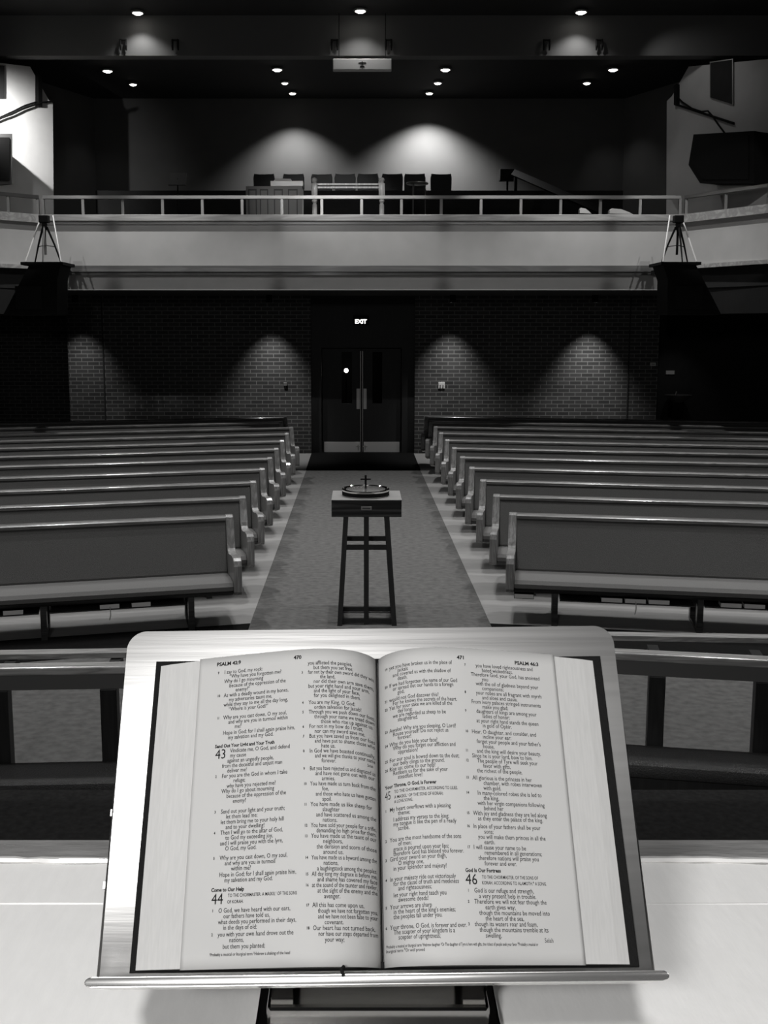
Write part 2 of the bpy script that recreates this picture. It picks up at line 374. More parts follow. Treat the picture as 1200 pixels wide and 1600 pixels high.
# side walls of the upper hall, with chamfered head
def sidewall(name, pxs, dirx, far_px, m, k):
    P0 = atY(far_px, 300, 18.2); d = Vector((dirx, -1.0, 0)).normalized(); n = Vector((d.y, -d.x, 0))
    pts = [atP(px, py, P0, n) for px, py in pxs]
    o = n if (n.x*dirx) > 0 else -n
    b = B(); A = [b.verts.new(p) for p in pts]; C = [b.verts.new(p+o*0.15) for p in pts]; nn = len(pts)
    b.faces.new(A); b.faces.new(C[::-1])
    for i in range(nn): b.faces.new((A[i], C[i], C[(i+1) % nn], A[(i+1) % nn]))
    struct(name, b, m); return P0, n, -o
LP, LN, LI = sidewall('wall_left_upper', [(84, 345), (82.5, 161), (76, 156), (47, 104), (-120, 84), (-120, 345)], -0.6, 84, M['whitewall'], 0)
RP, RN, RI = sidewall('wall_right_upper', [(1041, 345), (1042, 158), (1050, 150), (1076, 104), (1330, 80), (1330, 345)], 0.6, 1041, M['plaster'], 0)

# ceilings and the beam with scallops
yb_ = 17.4
z_beam = zY(87, yb_); zc1 = zY(14, 17.0)
b = B(); box(b, -9.3, 9.3, -3.3, yb_+0.2, zc1+0.02, zc1+0.3); struct('ceiling', b, M['ceiling'])
b = B(); box(b, -9, 9, yb_, yb_+0.25, z_beam, zc1+0.3); struct('trim_11', b, mat('beam_paint', 0.09, 0.8))
b = B(); box(b, -9, 9, yb_+0.2, 23.6, zc2+0.02, zc2+0.3); struct('ceiling_balcony', b, M['ceiling'])

# ------------------------------------------------------------------ ceiling lights
def downlight(px, py, zc, r, label, power, ang, blend, on=1.0, group='recessed ceiling lights'):
    p = atZ(px, py, zc)
    t = thing('recessed_light', label, 'ceiling light', (p.x, p.y, zc), 0, group)
    b = B(); lathe(b, [(r*1.25, 0.0), (r*1.25, -0.015), (r*1.0, -0.03), (r*0.98, -0.005), (r*0.98, 0.0)], (0, 0, 0), 24); obj('trim_ring', b, M['dullmetal'], t)
    b = B(); lathe(b, [(0, -0.055), (r*0.6, -0.045), (r*0.9, -0.012), (r*0.9, -0.004)], (0, 0, 0), 24); obj('lens', b, M['lamp'] if on > 0.5 else M['exitm'], t, True)
    if power:
        spot('recessed_lamp_light', (p.x, p.y, zc-0.07), (p.x, p.y, 0), power, ang, blend, 0.03)
    return p
for px, py, which in ((215, 18, 'large bright ceiling light, leftmost in the front row by the beam'), (563, 15, 'large bright ceiling light, middle one of the front row by the beam'), (908, 17, 'large bright ceiling light, rightmost in the front row by the beam')):
    downlight(px, py, zc1, 0.085, which, 48, 116, 0.8)
for px, py, which, on in ((168, 109, 'thin bright ceiling light over the left end of the balcony', 1), (433, 107, 'thin bright ceiling light left of the white hanging case', 1), (696, 107, 'thin bright ceiling light right of the white hanging case', 1), (958, 107, 'thin bright ceiling light over the right end of the balcony', 1)):
    downlight(px, py, zc2, 0.085, which, 9, 110, 0.6, on)
for px, py, which, on in ((208, 130, 'small dim ceiling light, leftmost of the second balcony row', 1), (445, 128, 'faint ceiling light just above the light over the left wall glow', 0), (684, 128, 'small ceiling light just above the light over the right wall glow', 1), (917, 128, 'small ceiling light, rightmost of the second balcony row', 1)):
    downlight(px, py, zc2, 0.07, which, 4, 110, 0.6, on)
for px, py, which, pw, an in ((457, 144, 'small bright ceiling light above the left pool of light on the wall', 480, 110), (671, 144, 'small bright ceiling light above the right pool of light on the wall', 900, 119)):
    downlight(px, py, zc2, 0.07, which, pw, an, 0.8)

# hooks under the beam
for i, px in enumerate((193, 274, 523, 607, 854, 936)):
    p = atY(px, 70, yb_-0.02)
    b = B()
    for dx in (-0.045, 0.045): tube(b, [(dx, 0, 0.08), (dx, -0.02, -0.02), (dx, 0, -0.09)], [0.016, 0.018, 0.012])
    box(b, -0.05, 0.05, -0.01, 0.02, 0.065, 0.08)
    o = obj('beam_hook', b, M['black']); o.location = (p.x, yb_-0.03, p.z)
    names = ['left of the leftmost beam glow', 'right of the leftmost beam glow', 'left of the middle beam glow', 'right of the middle beam glow', 'left of the rightmost beam glow', 'right of the rightmost beam glow']
    tag(o, 'pair of small black prongs on the ceiling beam, '+names[i], 'hook', 'black prongs on the beam')

# white hanging case
p = atY(566, 100, 17.15); x0, x1 = xY(520, 17.15, 100)-p.x, xY(612, 17.15, 100)-p.x; z0, z1 = zY(109, 17.15)-p.z, zY(91.5, 17.15)-p.z
t = thing('screen_housing', 'long white case of a roll-up screen hanging below the dark ceiling beam', 'projection screen', (p.x, 17.15, p.z))
b = B(); box(b, x0, x1, 0, 0.14, z0, z1, 0.01); obj('case', b, M['whitebox'], t)
b = B(); box(b, -0.06, 0.06, -0.004, 0, 0.015, 0.025); box(b, -0.008, 0.008, -0.005, -0.001, -0.045, 0.04); box(b, -0.035, 0.035, -0.004, 0, -0.04, -0.025); obj('emblem', b, M['black'], t)
b = B(); tube(b, [(x0+0.1, 0.07, z1-0.01), (x0+0.1, 0.07, zc1-p.z)], 0.006); obj('suspension_rod', b, M['black'], t); b = B(); tube(b, [(x1-0.1, 0.07, z1-0.01), (x1-0.1, 0.07, zc1-p.z)], 0.006); obj('suspension_rod', b, M['black'], t)

# ------------------------------------------------------------------ under-balcony wall washers
for px, pz, pw, lab in ((131, 552, 115, 'far left'), (425, 537, 210, 'left of the doors'), (703, 528, 210, 'right of the doors'), (918, 540, 280, 'far right')):
    x = xY(px, YW, 560)
    t = thing('wall_washer', 'small black can light under the balcony, above the lit brick, '+lab, 'ceiling light', (x, YW-0.5, zb), 0, 'can lights under the balcony')
    b = B(); lathe(b, [(0.06, 0.02), (0.06, -0.12), (0.052, -0.12), (0.052, -0.015), (0, -0.015)], (0, 0, 0), 20); obj('can', b, M['black'], t)
    spot('wall_washer_light', (x, YW-0.5, zb-0.07), (x, YW-0.44, 0), pw, 74, 0.9, 0.03)

# ------------------------------------------------------------------ left upper wall fittings
def wall_pt(px, py, P, n): return atP(px, py, P, n)
def on_wall_prism(pts, P, n, inward, o0, o1):
    b = B(); A = [b.verts.new(atP(x, y, P, n)+inward*o0) for x, y in pts]; C = [b.verts.new(atP(x, y, P, n)+inward*o1) for x, y in pts]; k = len(pts)
    b.faces.new(A); b.faces.new(C[::-1])
    for i in range(k): b.faces.new((A[i], C[i], C[(i+1) % k], A[(i+1) % k]))
    return b
# window frames
for nm, P, n, I, pts in (('window_1', LP, LN, LI, [(-60, 96), (7, 102), (7, 155), (-60, 158)]), ('window_2', RP, RN, RI, [(1111, 97), (1147, 92), (1147, 165), (1111, 154)])):
    r = struct(nm, on_wall_prism(pts, P, n, I, 0.0, 0.03), M['dullmetal'])
    cx_ = sum(p[0] for p in pts)/4; cy_ = sum(p[1] for p in pts)/4
    ins = [(cx_+(x-cx_)*0.93, cy_+(y-cy_)*0.95) for x, y in pts]
    obj('pane', on_wall_prism(ins, P, n, I, 0.028, 0.036), M['darkwall'], r)
b = on_wall_prism([(55, 118), (61, 122), (61, 168), (55, 168)], LP, LN, LI, 0, 0.08); tag(obj('wall_bracket', b, M['black']), 'short vertical black bracket on the bright upper left wall', 'bracket')
b = on_wall_prism([(1058, 135), (1062, 132), (1062, 166), (1058, 165)], RP, RN, RI, 0, 0.08); tag(obj('wall_bracket', b, M['black']), 'short vertical black bracket on the dim upper right wall', 'bracket')
def cable(name, pxs, P, n, I, r, label, off=0.05):
    b = B(); tube(b, [atP(x, y, P, n)+I*off for x, y in pxs], r, 6); o = obj(name, b, M['black'], None, True); tag(o, label, 'cable'); return o
cable('cable', [(-40, 200), (0, 184), (12, 180), (28, 172), (45, 166), (60, 161), (79, 159)], LP, LN, LI, 0.016, 'thick dark cable rising across the bright upper left wall', 0.09)
cable('cable', [(-30, 196), (0, 182), (18, 174), (36, 165), (52, 160), (70, 161)], LP, LN, LI, 0.011, 'thin dark cable running just above the thick one on the upper left wall', 0.05)
cable('cable', [(1060, 150), (1070, 160), (1085, 170), (1100, 175), (1110, 174), (1118, 183), (1126, 195), (1136, 208)], RP, RN, RI, 0.014, 'dark looping cable on the dim upper right wall below the window', 0.06)
b = on_wall_prism([(1061, 163), (1061, 166), (1148, 195), (1148, 191)], RP, RN, RI, 0, 0.05); tag(obj('conduit', b, M['black']), 'straight black conduit sloping across the dim upper right wall', 'pipe')
# black loudspeakers on the side walls
def wall_speaker(pts, P, n, I, label, m):
    c = atP(pts[0][0], pts[0][1], P, n)
    b = on_wall_prism(pts, P, n, I, 0.0, 0.55); o = obj('cabinet', b, m, None, world=c)
    t = thing('wall_speaker', label, 'loudspeaker', c); o.parent = t
    cx_ = sum(p[0] for p in pts)/len(pts); cy_ = sum(p[1] for p in pts)/len(pts)
    b = on_wall_prism([(cx_+(x-cx_)*0.85, cy_+(y-cy_)*0.85) for x, y in pts], P, n, I, 0.55, 0.565); g = obj('grille', b, M['black'], t, world=c)
wall_speaker([(-90, 214), (-17, 214), (-17, 292), (-90, 292)], LP, LN, LI, 'dark box loudspeaker on the bright upper left wall', mat('speaker_grey', 0.05, 0.7))
wall_speaker([(1120, 215), (1215, 210), (1215, 290), (1130, 290), (1112, 262)], RP, RN, RI, 'black box loudspeaker on the dim upper right wall', M['black'])
# lamp for the left wall
lpnt = atP(-85, 158, LP, LN)+LI*0.85
spot('left_wall_light', lpnt, atP(-30, 205, LP, LN), 460, 100, 0.8, 0.02)
rpnt = atP(1110, 60, RP, RN)+RI*1.5
spot('right_wall_light', rpnt, atP(1100, 160, RP, RN), 12, 90, 0.9, 0.05)
# dim spill on the side returns
spot('balcony_left_light', (ul.x+0.9, 20.9, zc2-0.1), (ul.x-0.1, 21.0, 4.6), 9, 70, 0.9, 0.05)
spot('balcony_right_light', (ur.x-0.9, 20.9, zc2-0.1), (ur.x+0.1, 21.0, 4.6), 20, 74, 0.9, 0.05)

# ------------------------------------------------------------------ balcony furniture
def balcony_chair(label, x, y, rz):
    t = thing('stacking_chair', label, 'chair', (x, y, tier3), rz, 'black chairs in the balcony')
    return t
YC = 20.55
zs = zY(270, YC)-tier3
p = atY(412, 300, YC)
proto = thing('stacking_chair', 'black balcony chair behind the panelled cabinet, leftmost of the row', 'chair', (p.x, YC, tier3), 0, 'black chairs in the balcony')
b = B(); prism(b, [(-0.20, zs-0.42), (0.20, zs-0.42), (0.21, zs-0.08), (0.19, zs), (0.08, zs-0.015), (-0.08, zs-0.015), (-0.19, zs), (-0.21, zs-0.08)], 'y', 0.10, 0.15, 0.012); obj('backrest', b, M['blackgloss'], proto)
b = B(); box(b, -0.20, 0.20, -0.32, 0.12, zs-0.50, zs-0.44, 0.015); obj('seat', b, M['blackgloss'], proto)
for sx in (-1, 1):
    for y0, zt in ((-0.28, zs-0.5), (0.13, zs-0.1)):
        b = B(); tube(b, [(sx*0.185, y0, 0), (sx*0.185, y0, zt)], 0.012); obj('leg', b, M['dullmetal'], proto)
labs = ['black balcony chair behind the right half of the panelled cabinet', 'black balcony chair just left of the left turned post', 'black balcony chair behind the wooden rail, second from the left post', 'black balcony chair behind the wooden rail, nearest its middle right', 'black balcony chair just right of the right turned post', 'black balcony chair with a bright stool top before it', 'black balcony chair, rightmost of the row under the right wall glow']
for px, lab in zip((458, 502, 539, 575, 613, 648, 690), labs):
    p = atY(px, 300, YC); dup(proto, (p.x, YC+random.uniform(-0.03, 0.03), tier3), random.uniform(-0.05, 0.05), lab)
# small round stool / stand
p = atY(652, 288, 19.7)
t = thing('round_stand', 'small round metal-topped stand before a black balcony chair', 'stool', (p.x, 19.7, fb+0.6))
b = B(); lathe(b, [(0.2, 0), (0.21, 0.01), (0.2, 0.03)], (0, 0, p.z-fb-0.6)); obj('top', b, M['dullmetal'], t)
for k in range(3):
    a_ = k*2.1; b = B(); tube(b, [(0.16*math.cos(a_), 0.16*math.sin(a_), 0), (0.15*math.cos(a_), 0.15*math.sin(a_), p.z-fb-0.6)], 0.01); obj('leg', b, M['dullmetal'], t)
# cabinet
YK = 19.4
p0 = atY(383, 320, YK); x0, x1 = xY(384, YK, 300), xY(472, YK, 300); zk = zY(291, YK); zk2 = zY(283, YK); base = fb+0.6
xm = xY(423, YK, 300)
t = thing('console_cabinet', 'grey cabinet with arched door panels standing in the balcony left of the turned posts', 'cabinet', ((x0+x1)/2, YK, base)); W0 = Vector(t.location)
kg = mat('cabinet_grey', 0.42, 0.6)
b = B(); box(b, x0, x1, YK, YK+0.5, base, zk); obj('body', b, kg, t, world=W0)
b = B(); box(b, xm, x1+0.02, YK-0.02, YK+0.5, zk, zk2); obj('top', b, M['dullmetal'], t, world=W0)
for a0, a1 in ((388, 401), (406, 419), (428, 442), (450, 465)):
    u0, u1 = xY(a0, YK, 300), xY(a1, YK, 300)
    b = B(); box(b, u0, u1, YK-0.015, YK, base+0.1, zk-0.05, 0.004); d = obj('door', b, mat('door_dark_grey', 0.16, 0.6), t, world=W0)  # doors a darker grey than the panels set on them
    b = B(); box(b, u0+0.02, u1-0.02, YK-0.02, YK-0.015, base+0.13, zk-0.08); obj('panel', b, kg, d, world=W0)
# folder on cabinet
p = atY(440, 281, YK+0.2); b = B(); prism(b, [(-0.15, 0), (0.2, 0), (0.18, 0.05), (-0.10, 0.06)], 'y', -0.12, 0.12)
o = obj('folder', b, M['whitebox']); o.location = (p.x, YK+0.2, zk2+0.001); tag(o, 'pale folder lying on top of the grey balcony cabinet', 'folder')
# wooden rail with turned posts
YG = 17.45
px0, px1 = xY(491.5, YG, 300), xY(596.5, YG, 300); zg = zY(277, YG); gb_ = fb
t = thing('turned_post_rail', 'pale wooden double rail between two turned finial posts behind the balcony rail', 'railing', ((px0+px1)/2, YG, gb_)); W0 = Vector(t.location)
pg = wood('pale_maple', 0.5, 0.35, 'z', 0.4, 0.75)
for x in (px0, px1):
    b = B(); H = zg-gb_
    box(b, x-0.05, x+0.05, YG-0.05, YG+0.05, zg-0.30, zg-0.10, 0.008)
    lathe(b, [(0.045, zg-0.10), (0.03, zg-0.085), (0.045, zg-0.06), (0.05, zg-0.035), (0.03, zg-0.01), (0, zg)], (x, YG, 0), 16)
    lathe(b, [(0.04, gb_), (0.045, gb_+0.3), (0.04, zg-0.45), (0.028, zg-0.42), (0.045, zg-0.38), (0.03, zg-0.34), (0.045, zg-0.30)], (x, YG, 0), 16)
    obj('post', b, pg, t, True, world=W0)
for zz in (zY(288, YG), zY(293, YG)):
    b = B(); box(b, px0+0.04, px1-0.04, YG-0.02, YG+0.03, zz-0.014, zz+0.014); obj('crossbar', b, pg, t, world=W0)
# music stand
p = atY(277, 279, 19.6)
t = thing('music_stand', 'dark music stand with a tilted sheet, alone at the left of the balcony', 'music stand', (p.x, 19.6, fb+0.6))
b = B(); hz = p.z-fb-0.6; prism(b, [(-0.05, -0.12), (0.1, 0.12), (0.12, 0.11), (-0.03, -0.13)], 'x', -0.16, 0.16); 
for v in b.verts: v.co.z += hz
obj('desk', b, mat('stand_grey', 0.06, 0.6), t)
b = B(); tube(b, [(0, 0.03, 0), (0, 0.03, hz)], 0.012); obj('pole', b, M['black'], t)
b = B(); 
for k in range(3): tube(b, [(0, 0.03, 0.15), (0.22*math.cos(k*2.1), 0.03+0.22*math.sin(k*2.1), 0)], 0.008)
obj('feet', b, M['black'], t)
# dark sloping handrail + box right side of balcony
b = B(); A_ = atY(803, 270, 20.6); C_ = atY(960, 338, 18.6)
t = thing('stair_handrail', 'broad black sloping stair rail at the right of the balcony', 'railing', (C_.x, C_.y, fb)); W0 = Vector(t.location)
beam(b, A_, C_, 0.12, 0.08); obj('hand_rail', b, M['black'], t, world=W0)
for f_ in (0.02, 0.5, 0.98):
    q = A_.lerp(C_, f_); b = B(); box(b, q.x-0.03, q.x+0.03, q.y-0.03, q.y+0.03, fb, q.z); obj('post', b, M['black'], t, world=W0)
p = atY(793, 273, 20.75); b = B(); box(b, -0.16, 0.16, -0.1, 0.1, -0.12, 0.10, 0.01); 
t = thing('sound_monitor', 'black box loudspeaker at the head of the sloping balcony stair rail', 'loudspeaker', (p.x, 20.75, tier3)); 
for v in b.verts: v.co.z += p.z-tier3
obj('cabinet', b, M['black'], t)
b = B(); tube(b, [(0, 0, 0), (0, 0, p.z-tier3-0.1)], 0.02); obj('pole', b, M['black'], t)
# pale folded cloths by the right rail
for px, py, wd, lab in ((914, 330, 0.10, 'small pale folded cloth behind the balcony rail, left of a second one'), (970, 331, 0.2, 'longer pale folded cloth behind the balcony rail, near the right corner')):
    p = atY(px, py, 17.4); b = B(); prism(b, [(-wd, -0.04), (wd, -0.05), (wd*0.6, -0.01), (0.0, 0.035), (-wd*0.8, 0.05), (-wd*1.0, 0.02)], 'y', -0.06, 0.06, 0.008)
    b2 = obj('folded_cloth', b, M['whitebox']); b2.location = (p.x, 17.4, p.z); tag(b2, lab, 'cloth', 'folded cloths behind the balcony rail')
b = B(); box(b, xY(900, 17.4)-0.1, xY(1000, 17.4)+0.2, 17.25, 17.6, fb, zY(334, 17.4)-0.035); t = obj('low_bench', b, M['black']); tag(t, 'low black bench behind the right part of the balcony rail', 'bench')

# ------------------------------------------------------------------ corner loudspeakers and tripods
for sgn, pc, x0, x1, lab in ((-1, 72, 42, 107, 'left'), (1, 1057, 1024, 1086, 'right')):
    Y = 15.7
    c = atY(pc, 411, Y)
    t = thing('corner_speaker', 'large black flared loudspeaker box at the %s balcony corner, below the tripod' % lab, 'loudspeaker', (c.x, Y, c.z)); W0 = Vector(t.location)
    xa, xb = xY(x0, Y, 411), xY(x1, Y, 411); zbot = zY(492, Y)
    outer = -1 if sgn < 0 else 1
    if sgn < 0: pts = [(xa+0.10, c.z-0.04), (xb-0.06, c.z-0.04), (xb-0.12, c.z-0.25), (xY(95, Y, 480), zbot), (xY(12, Y, 490), zbot)]
    else: pts = [(xa+0.06, c.z-0.04), (xb-0.05, c.z-0.04), (xY(1120, Y, 490), zbot), (xY(1037, Y, 480), zbot), (xY(1037, Y, 450), c.z-0.25)]
    b = B(); prism(b, pts, 'y', Y-0.2, Y+0.35); obj('cabinet', b, M['black'], t, world=W0)
    b = B(); box(b, xa, xb, Y-0.3, Y+0.35, c.z-0.045, c.z, 0.005); obj('top_board', b, M['black'], t, world=W0)
    b = B(); box(b, c.x-0.05, c.x+0.05, Y+0.35, YB-0.12, c.z-0.12, c.z-0.05); obj('bracket', b, M['black'], t, world=W0)
    b = B(); box(b, min(p[0] for p in pts)+0.2, max(p[0] for p in pts)-0.3, Y-0.215, Y-0.2, zbot+0.08, c.z-0.35); obj('grille', b, M['blackgloss'], t, world=W0)
    # tripod
    zt_ = zY(338, Y); h = zt_-c.z
    t = thing('tripod', 'pale-legged camera tripod standing on the black box at the %s balcony corner' % lab, 'tripod', (c.x, Y, c.z+0.002))
    b = B(); box(b, -0.07, 0.07, -0.06, 0.06, h-0.10, h+0.01, 0.01); box(b, -0.03, 0.03, -0.03, 0.03, h-0.2, h-0.1); obj('head', b, M['black'], t)
    b = B(); tube(b, [(0, 0, 0.12), (0, 0, h-0.15)], 0.018); obj('centre_column', b, M['dullmetal'] if sgn < 0 else M['black'], t, True)
    for ax, ay in ((-0.2, 0.10), (0.2, 0.10), (0.02, -0.22)):
        b = B(); tube(b, [(ax*0.15, ay*0.15, h-0.16), (ax*0.6, ay*0.6, h*0.4), (ax, ay, 0)], [0.017, 0.014, 0.01]); l = obj('leg', b, M['dullmetal'] if (sgn < 0 and ay < 0) else M['black'], t, True)
    b = B(); 
    for ax, ay in ((-0.14, 0.07), (0.14, 0.07), (0.014, -0.16)): tube(b, [(0, 0, 0.26), (ax, ay, 0.24)], 0.006)
    obj('spreader', b, M['black'], t)
    for s2, nm in ((-1, 'left'), (1, 'right')):
        b = B(); top = Vector((c.x+s2*0.085, Y+0.15, zY(335, Y))); bot = Vector((xa+0.05 if s2 < 0 else xb-0.05, Y-0.22, c.z+0.005))
        tube(b, [top, bot], 0.011, 6); o = obj('stay_strap', b, M['strap']); 
        tag(o, 'thin pale stay line on the %s side of the %s balcony tripod' % (nm, lab), 'strap', 'pale stay lines by the tripods')

# ------------------------------------------------------------------ brick wall fittings, exit sign, fountain
def wall_plate(name, px, py, w_, h_, Y, m, label, cat):
    p = atY(px, py, Y); b = B(); box(b, -w_/2, w_/2, -0.02, 0, -h_/2, h_/2, 0.003); return obj(name, b, m), p
t = thing('wall_outlet', 'square white switch plate on the brick right of the doors', 'switch', atY(690, 602, YW))
b = B(); box(b, -0.065, 0.065, -0.015, 0, -0.065, 0.065, 0.003); obj('plate', b, M['plate'], t)
for dx in (-0.028, 0.028):
    b = B(); box(b, dx-0.012, dx+0.012, -0.022, -0.015, -0.035, 0.012); obj('switch', b, M['dullmetal'], t)
t = thing('thermostat', 'small white rectangular box on the brick at its right edge', 'thermostat', atY(1020, 569, YW))
b = B(); box(b, -0.055, 0.055, -0.03, 0, -0.032, 0.032, 0.004); obj('cover', b, M['plate'], t)
b = B(); box(b, -0.035, 0.035, -0.033, -0.03, -0.012, 0.012); obj('dial_window', b, M['dullmetal'], t)
t = thing('wall_sensor', 'small grey box on the brick just left of the doors', 'switch', atY(446, 600, YW))
b = B(); box(b, -0.035, 0.035, -0.03, 0, -0.035, 0.035, 0.004); obj('cover', b, M['dullmetal'], t)
p = atY(564, 501, YW+0.05)
t = thing('exit_sign', 'lit exit sign above the double doors', 'sign', (p.x, YW, p.z))
b = B(); box(b, -0.16, 0.16, 0.0, 0.08, -0.09, 0.10, 0.005); obj('case', b, M['black'], t)
def text_mesh(s, size, xs=1.0, bold=0.0):
    c = bpy.data.curves.new('text', 'FONT'); c.body = s; c.size = size; c.offset = bold; c.resolution_u = 2
    o = bpy.data.objects.new('text', c); COL.objects.link(o)
    dg = bpy.context.evaluated_depsgraph_get(); me = bpy.data.meshes.new_from_object(o.evaluated_get(dg))
    bpy.data.objects.remove(o); bpy.data.curves.remove(c)
    for v in me.vertices: v.co.x *= xs
    return me
me = text_mesh('EXIT', 0.115, 1.0, 0.003)
xsx = [v.co.x for v in me.vertices]; mx = (min(xsx)+max(xsx))/2
for v in me.vertices: v.co = Vector((v.co.x-mx, -0.003, v.co.y-0.055))
me.materials.append(M['exitm']); o = bpy.data.objects.new('letters', me); COL.objects.link(o); o.parent = t
# drinking fountain at the far right recess
p = atY(1060, 617, YW+0.9)
t = thing('drinking_fountain', 'metal drinking fountain basin in the dark recess at the right', 'drinking fountain', (p.x, YW+0.9, p.z))
b = B(); lathe(b, [(0.10, -0.16), (0.22, -0.06), (0.28, 0.0), (0.265, 0.0), (0.2, -0.05), (0, -0.08)], (0, 0, 0), 32); obj('basin', b, M['dullmetal'], t, True)
b = B(); box(b, -0.12, 0.12, 0.0, 0.3, -0.5, -0.06, 0.02); obj('body', b, M['black'], t)
b = B(); tube(b, [(0.0, 0.16, -0.03), (0.0, 0.16, 0.07), (0, 0.1, 0.09)], 0.012); obj('spout', b, M['chrome'], t, True)
t = thing('notice_plate', 'small grey notice on the dark wall above the drinking fountain', 'notice', atY(1047, 582, YW+1.19))
b = B(); box(b, -0.09, 0.09, -0.012, 0, -0.04, 0.04); obj('board', b, mat('notice_grey', 0.5, 0.6), t)
spot('fountain_light', (p.x-0.2, YW+0.2, zb-0.08), (p.x, YW+0.9, 0.8), 14, 60, 0.8, 0.03)

# aisle end mat
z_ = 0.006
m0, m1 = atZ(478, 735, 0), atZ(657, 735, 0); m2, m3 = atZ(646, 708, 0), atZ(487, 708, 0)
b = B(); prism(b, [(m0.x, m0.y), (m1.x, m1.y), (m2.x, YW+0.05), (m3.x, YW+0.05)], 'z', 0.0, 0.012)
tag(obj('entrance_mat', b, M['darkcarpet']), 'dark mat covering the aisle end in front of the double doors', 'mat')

# ------------------------------------------------------------------ pews
PL = 6.6
def make_pew(sgn, label, loc, rz):
    """local x runs away from the aisle (sgn), y towards the back, origin below the back of the aisle end"""
    t = thing('church_pew', label, 'pew', loc, rz, 'upholstered pews in two blocks')
    X = lambda a: sgn*a
    arc = [(-0.145, 0.66), (-0.16, 0.625), (-0.19, 0.605), (-0.25, 0.60), (-0.33, 0.605), (-0.42, 0.62), (-0.52, 0.628), (-0.575, 0.625), (-0.60, 0.605)]
    prof = [(0.03, 0.885), (0.0, 0.902), (-0.055, 0.902), (-0.075, 0.885), (-0.11, 0.78)] + arc + [(-0.615, 0.56), (-0.615, 0.34), (-0.59, 0.31), (-0.36, 0.26), (-0.10, 0.25), (0.02, 0.30), (0.06, 0.5)]
    for x0 in (0, PL-0.07):
        b = B(); prism(b, prof, 'x', min(X(x0), X(x0+0.07)), max(X(x0), X(x0+0.07)), 0.008); obj('end_panel', b, M['pewend'], t)
    a, c = sorted((X(0.07), X(PL-0.07)))
    b = B(); prism(b, [(-0.155, 0.36), (-0.165, 0.42), (-0.085, 0.845), (-0.07, 0.86), (-0.03, 0.86), (-0.03, 0.36)], 'x', a, c, 0.01); obj('backrest', b, M['fabric'], t)
    b = B(); prism(b, [(-0.025, 0.36), (-0.02, 0.858), (0.015, 0.858), (0.03, 0.36)], 'x', a, c); obj('back_panel', b, M['pewwood'], t)
    b = B(); prism(b, [(-0.095, 0.860), (-0.10, 0.885), (-0.085, 0.895), (0.02, 0.895), (0.035, 0.885), (0.03, 0.860)], 'x', a, c); obj('top_rail', b, M['pewwood'], t, True)
    b = B(); prism(b, [(-0.14, 0.34), (-0.14, 0.40), (-0.30, 0.415), (-0.50, 0.425), (-0.575, 0.415), (-0.60, 0.385), (-0.595, 0.35), (-0.56, 0.335)], 'x', a, c, 0.01); obj('seat_cushion', b, M['cushion'], t, True)
    b = B(); prism(b, [(-0.12, 0.305), (-0.12, 0.338), (-0.56, 0.333), (-0.55, 0.305)], 'x', a, c); obj('seat_base', b, M['darkwood'], t)
    for xl in (0.42, 1.62, 2.82, 4.02, 5.22, 6.2):
        b = B(); prism(b, [(-0.02, 0.0), (-0.02, 0.31), (-0.10, 0.31), (-0.10, 0.03), (-0.42, 0.03), (-0.42, 0.31), (-0.50, 0.31), (-0.50, 0.0)], 'x', X(xl)-0.025, X(xl)+0.025); obj('support_leg', b, M['darkwood'], t)
    return t
ordn = ['front-most', 'second', 'third', 'fourth', 'fifth', 'sixth', 'seventh', 'eighth', 'ninth', 'tenth', 'eleventh']
def plab(i, side):
    if i == 0: return 'grey upholstered wooden pew in the front row, %s of the aisle, books under its seat' % side
    if i >= 9: return 'dark shadowed pew under the balcony, %s row from the front, %s of the aisle' % (ordn[i], side)
    return 'grey upholstered wooden pew, %s row from the front, %s of the aisle' % (ordn[i], side)
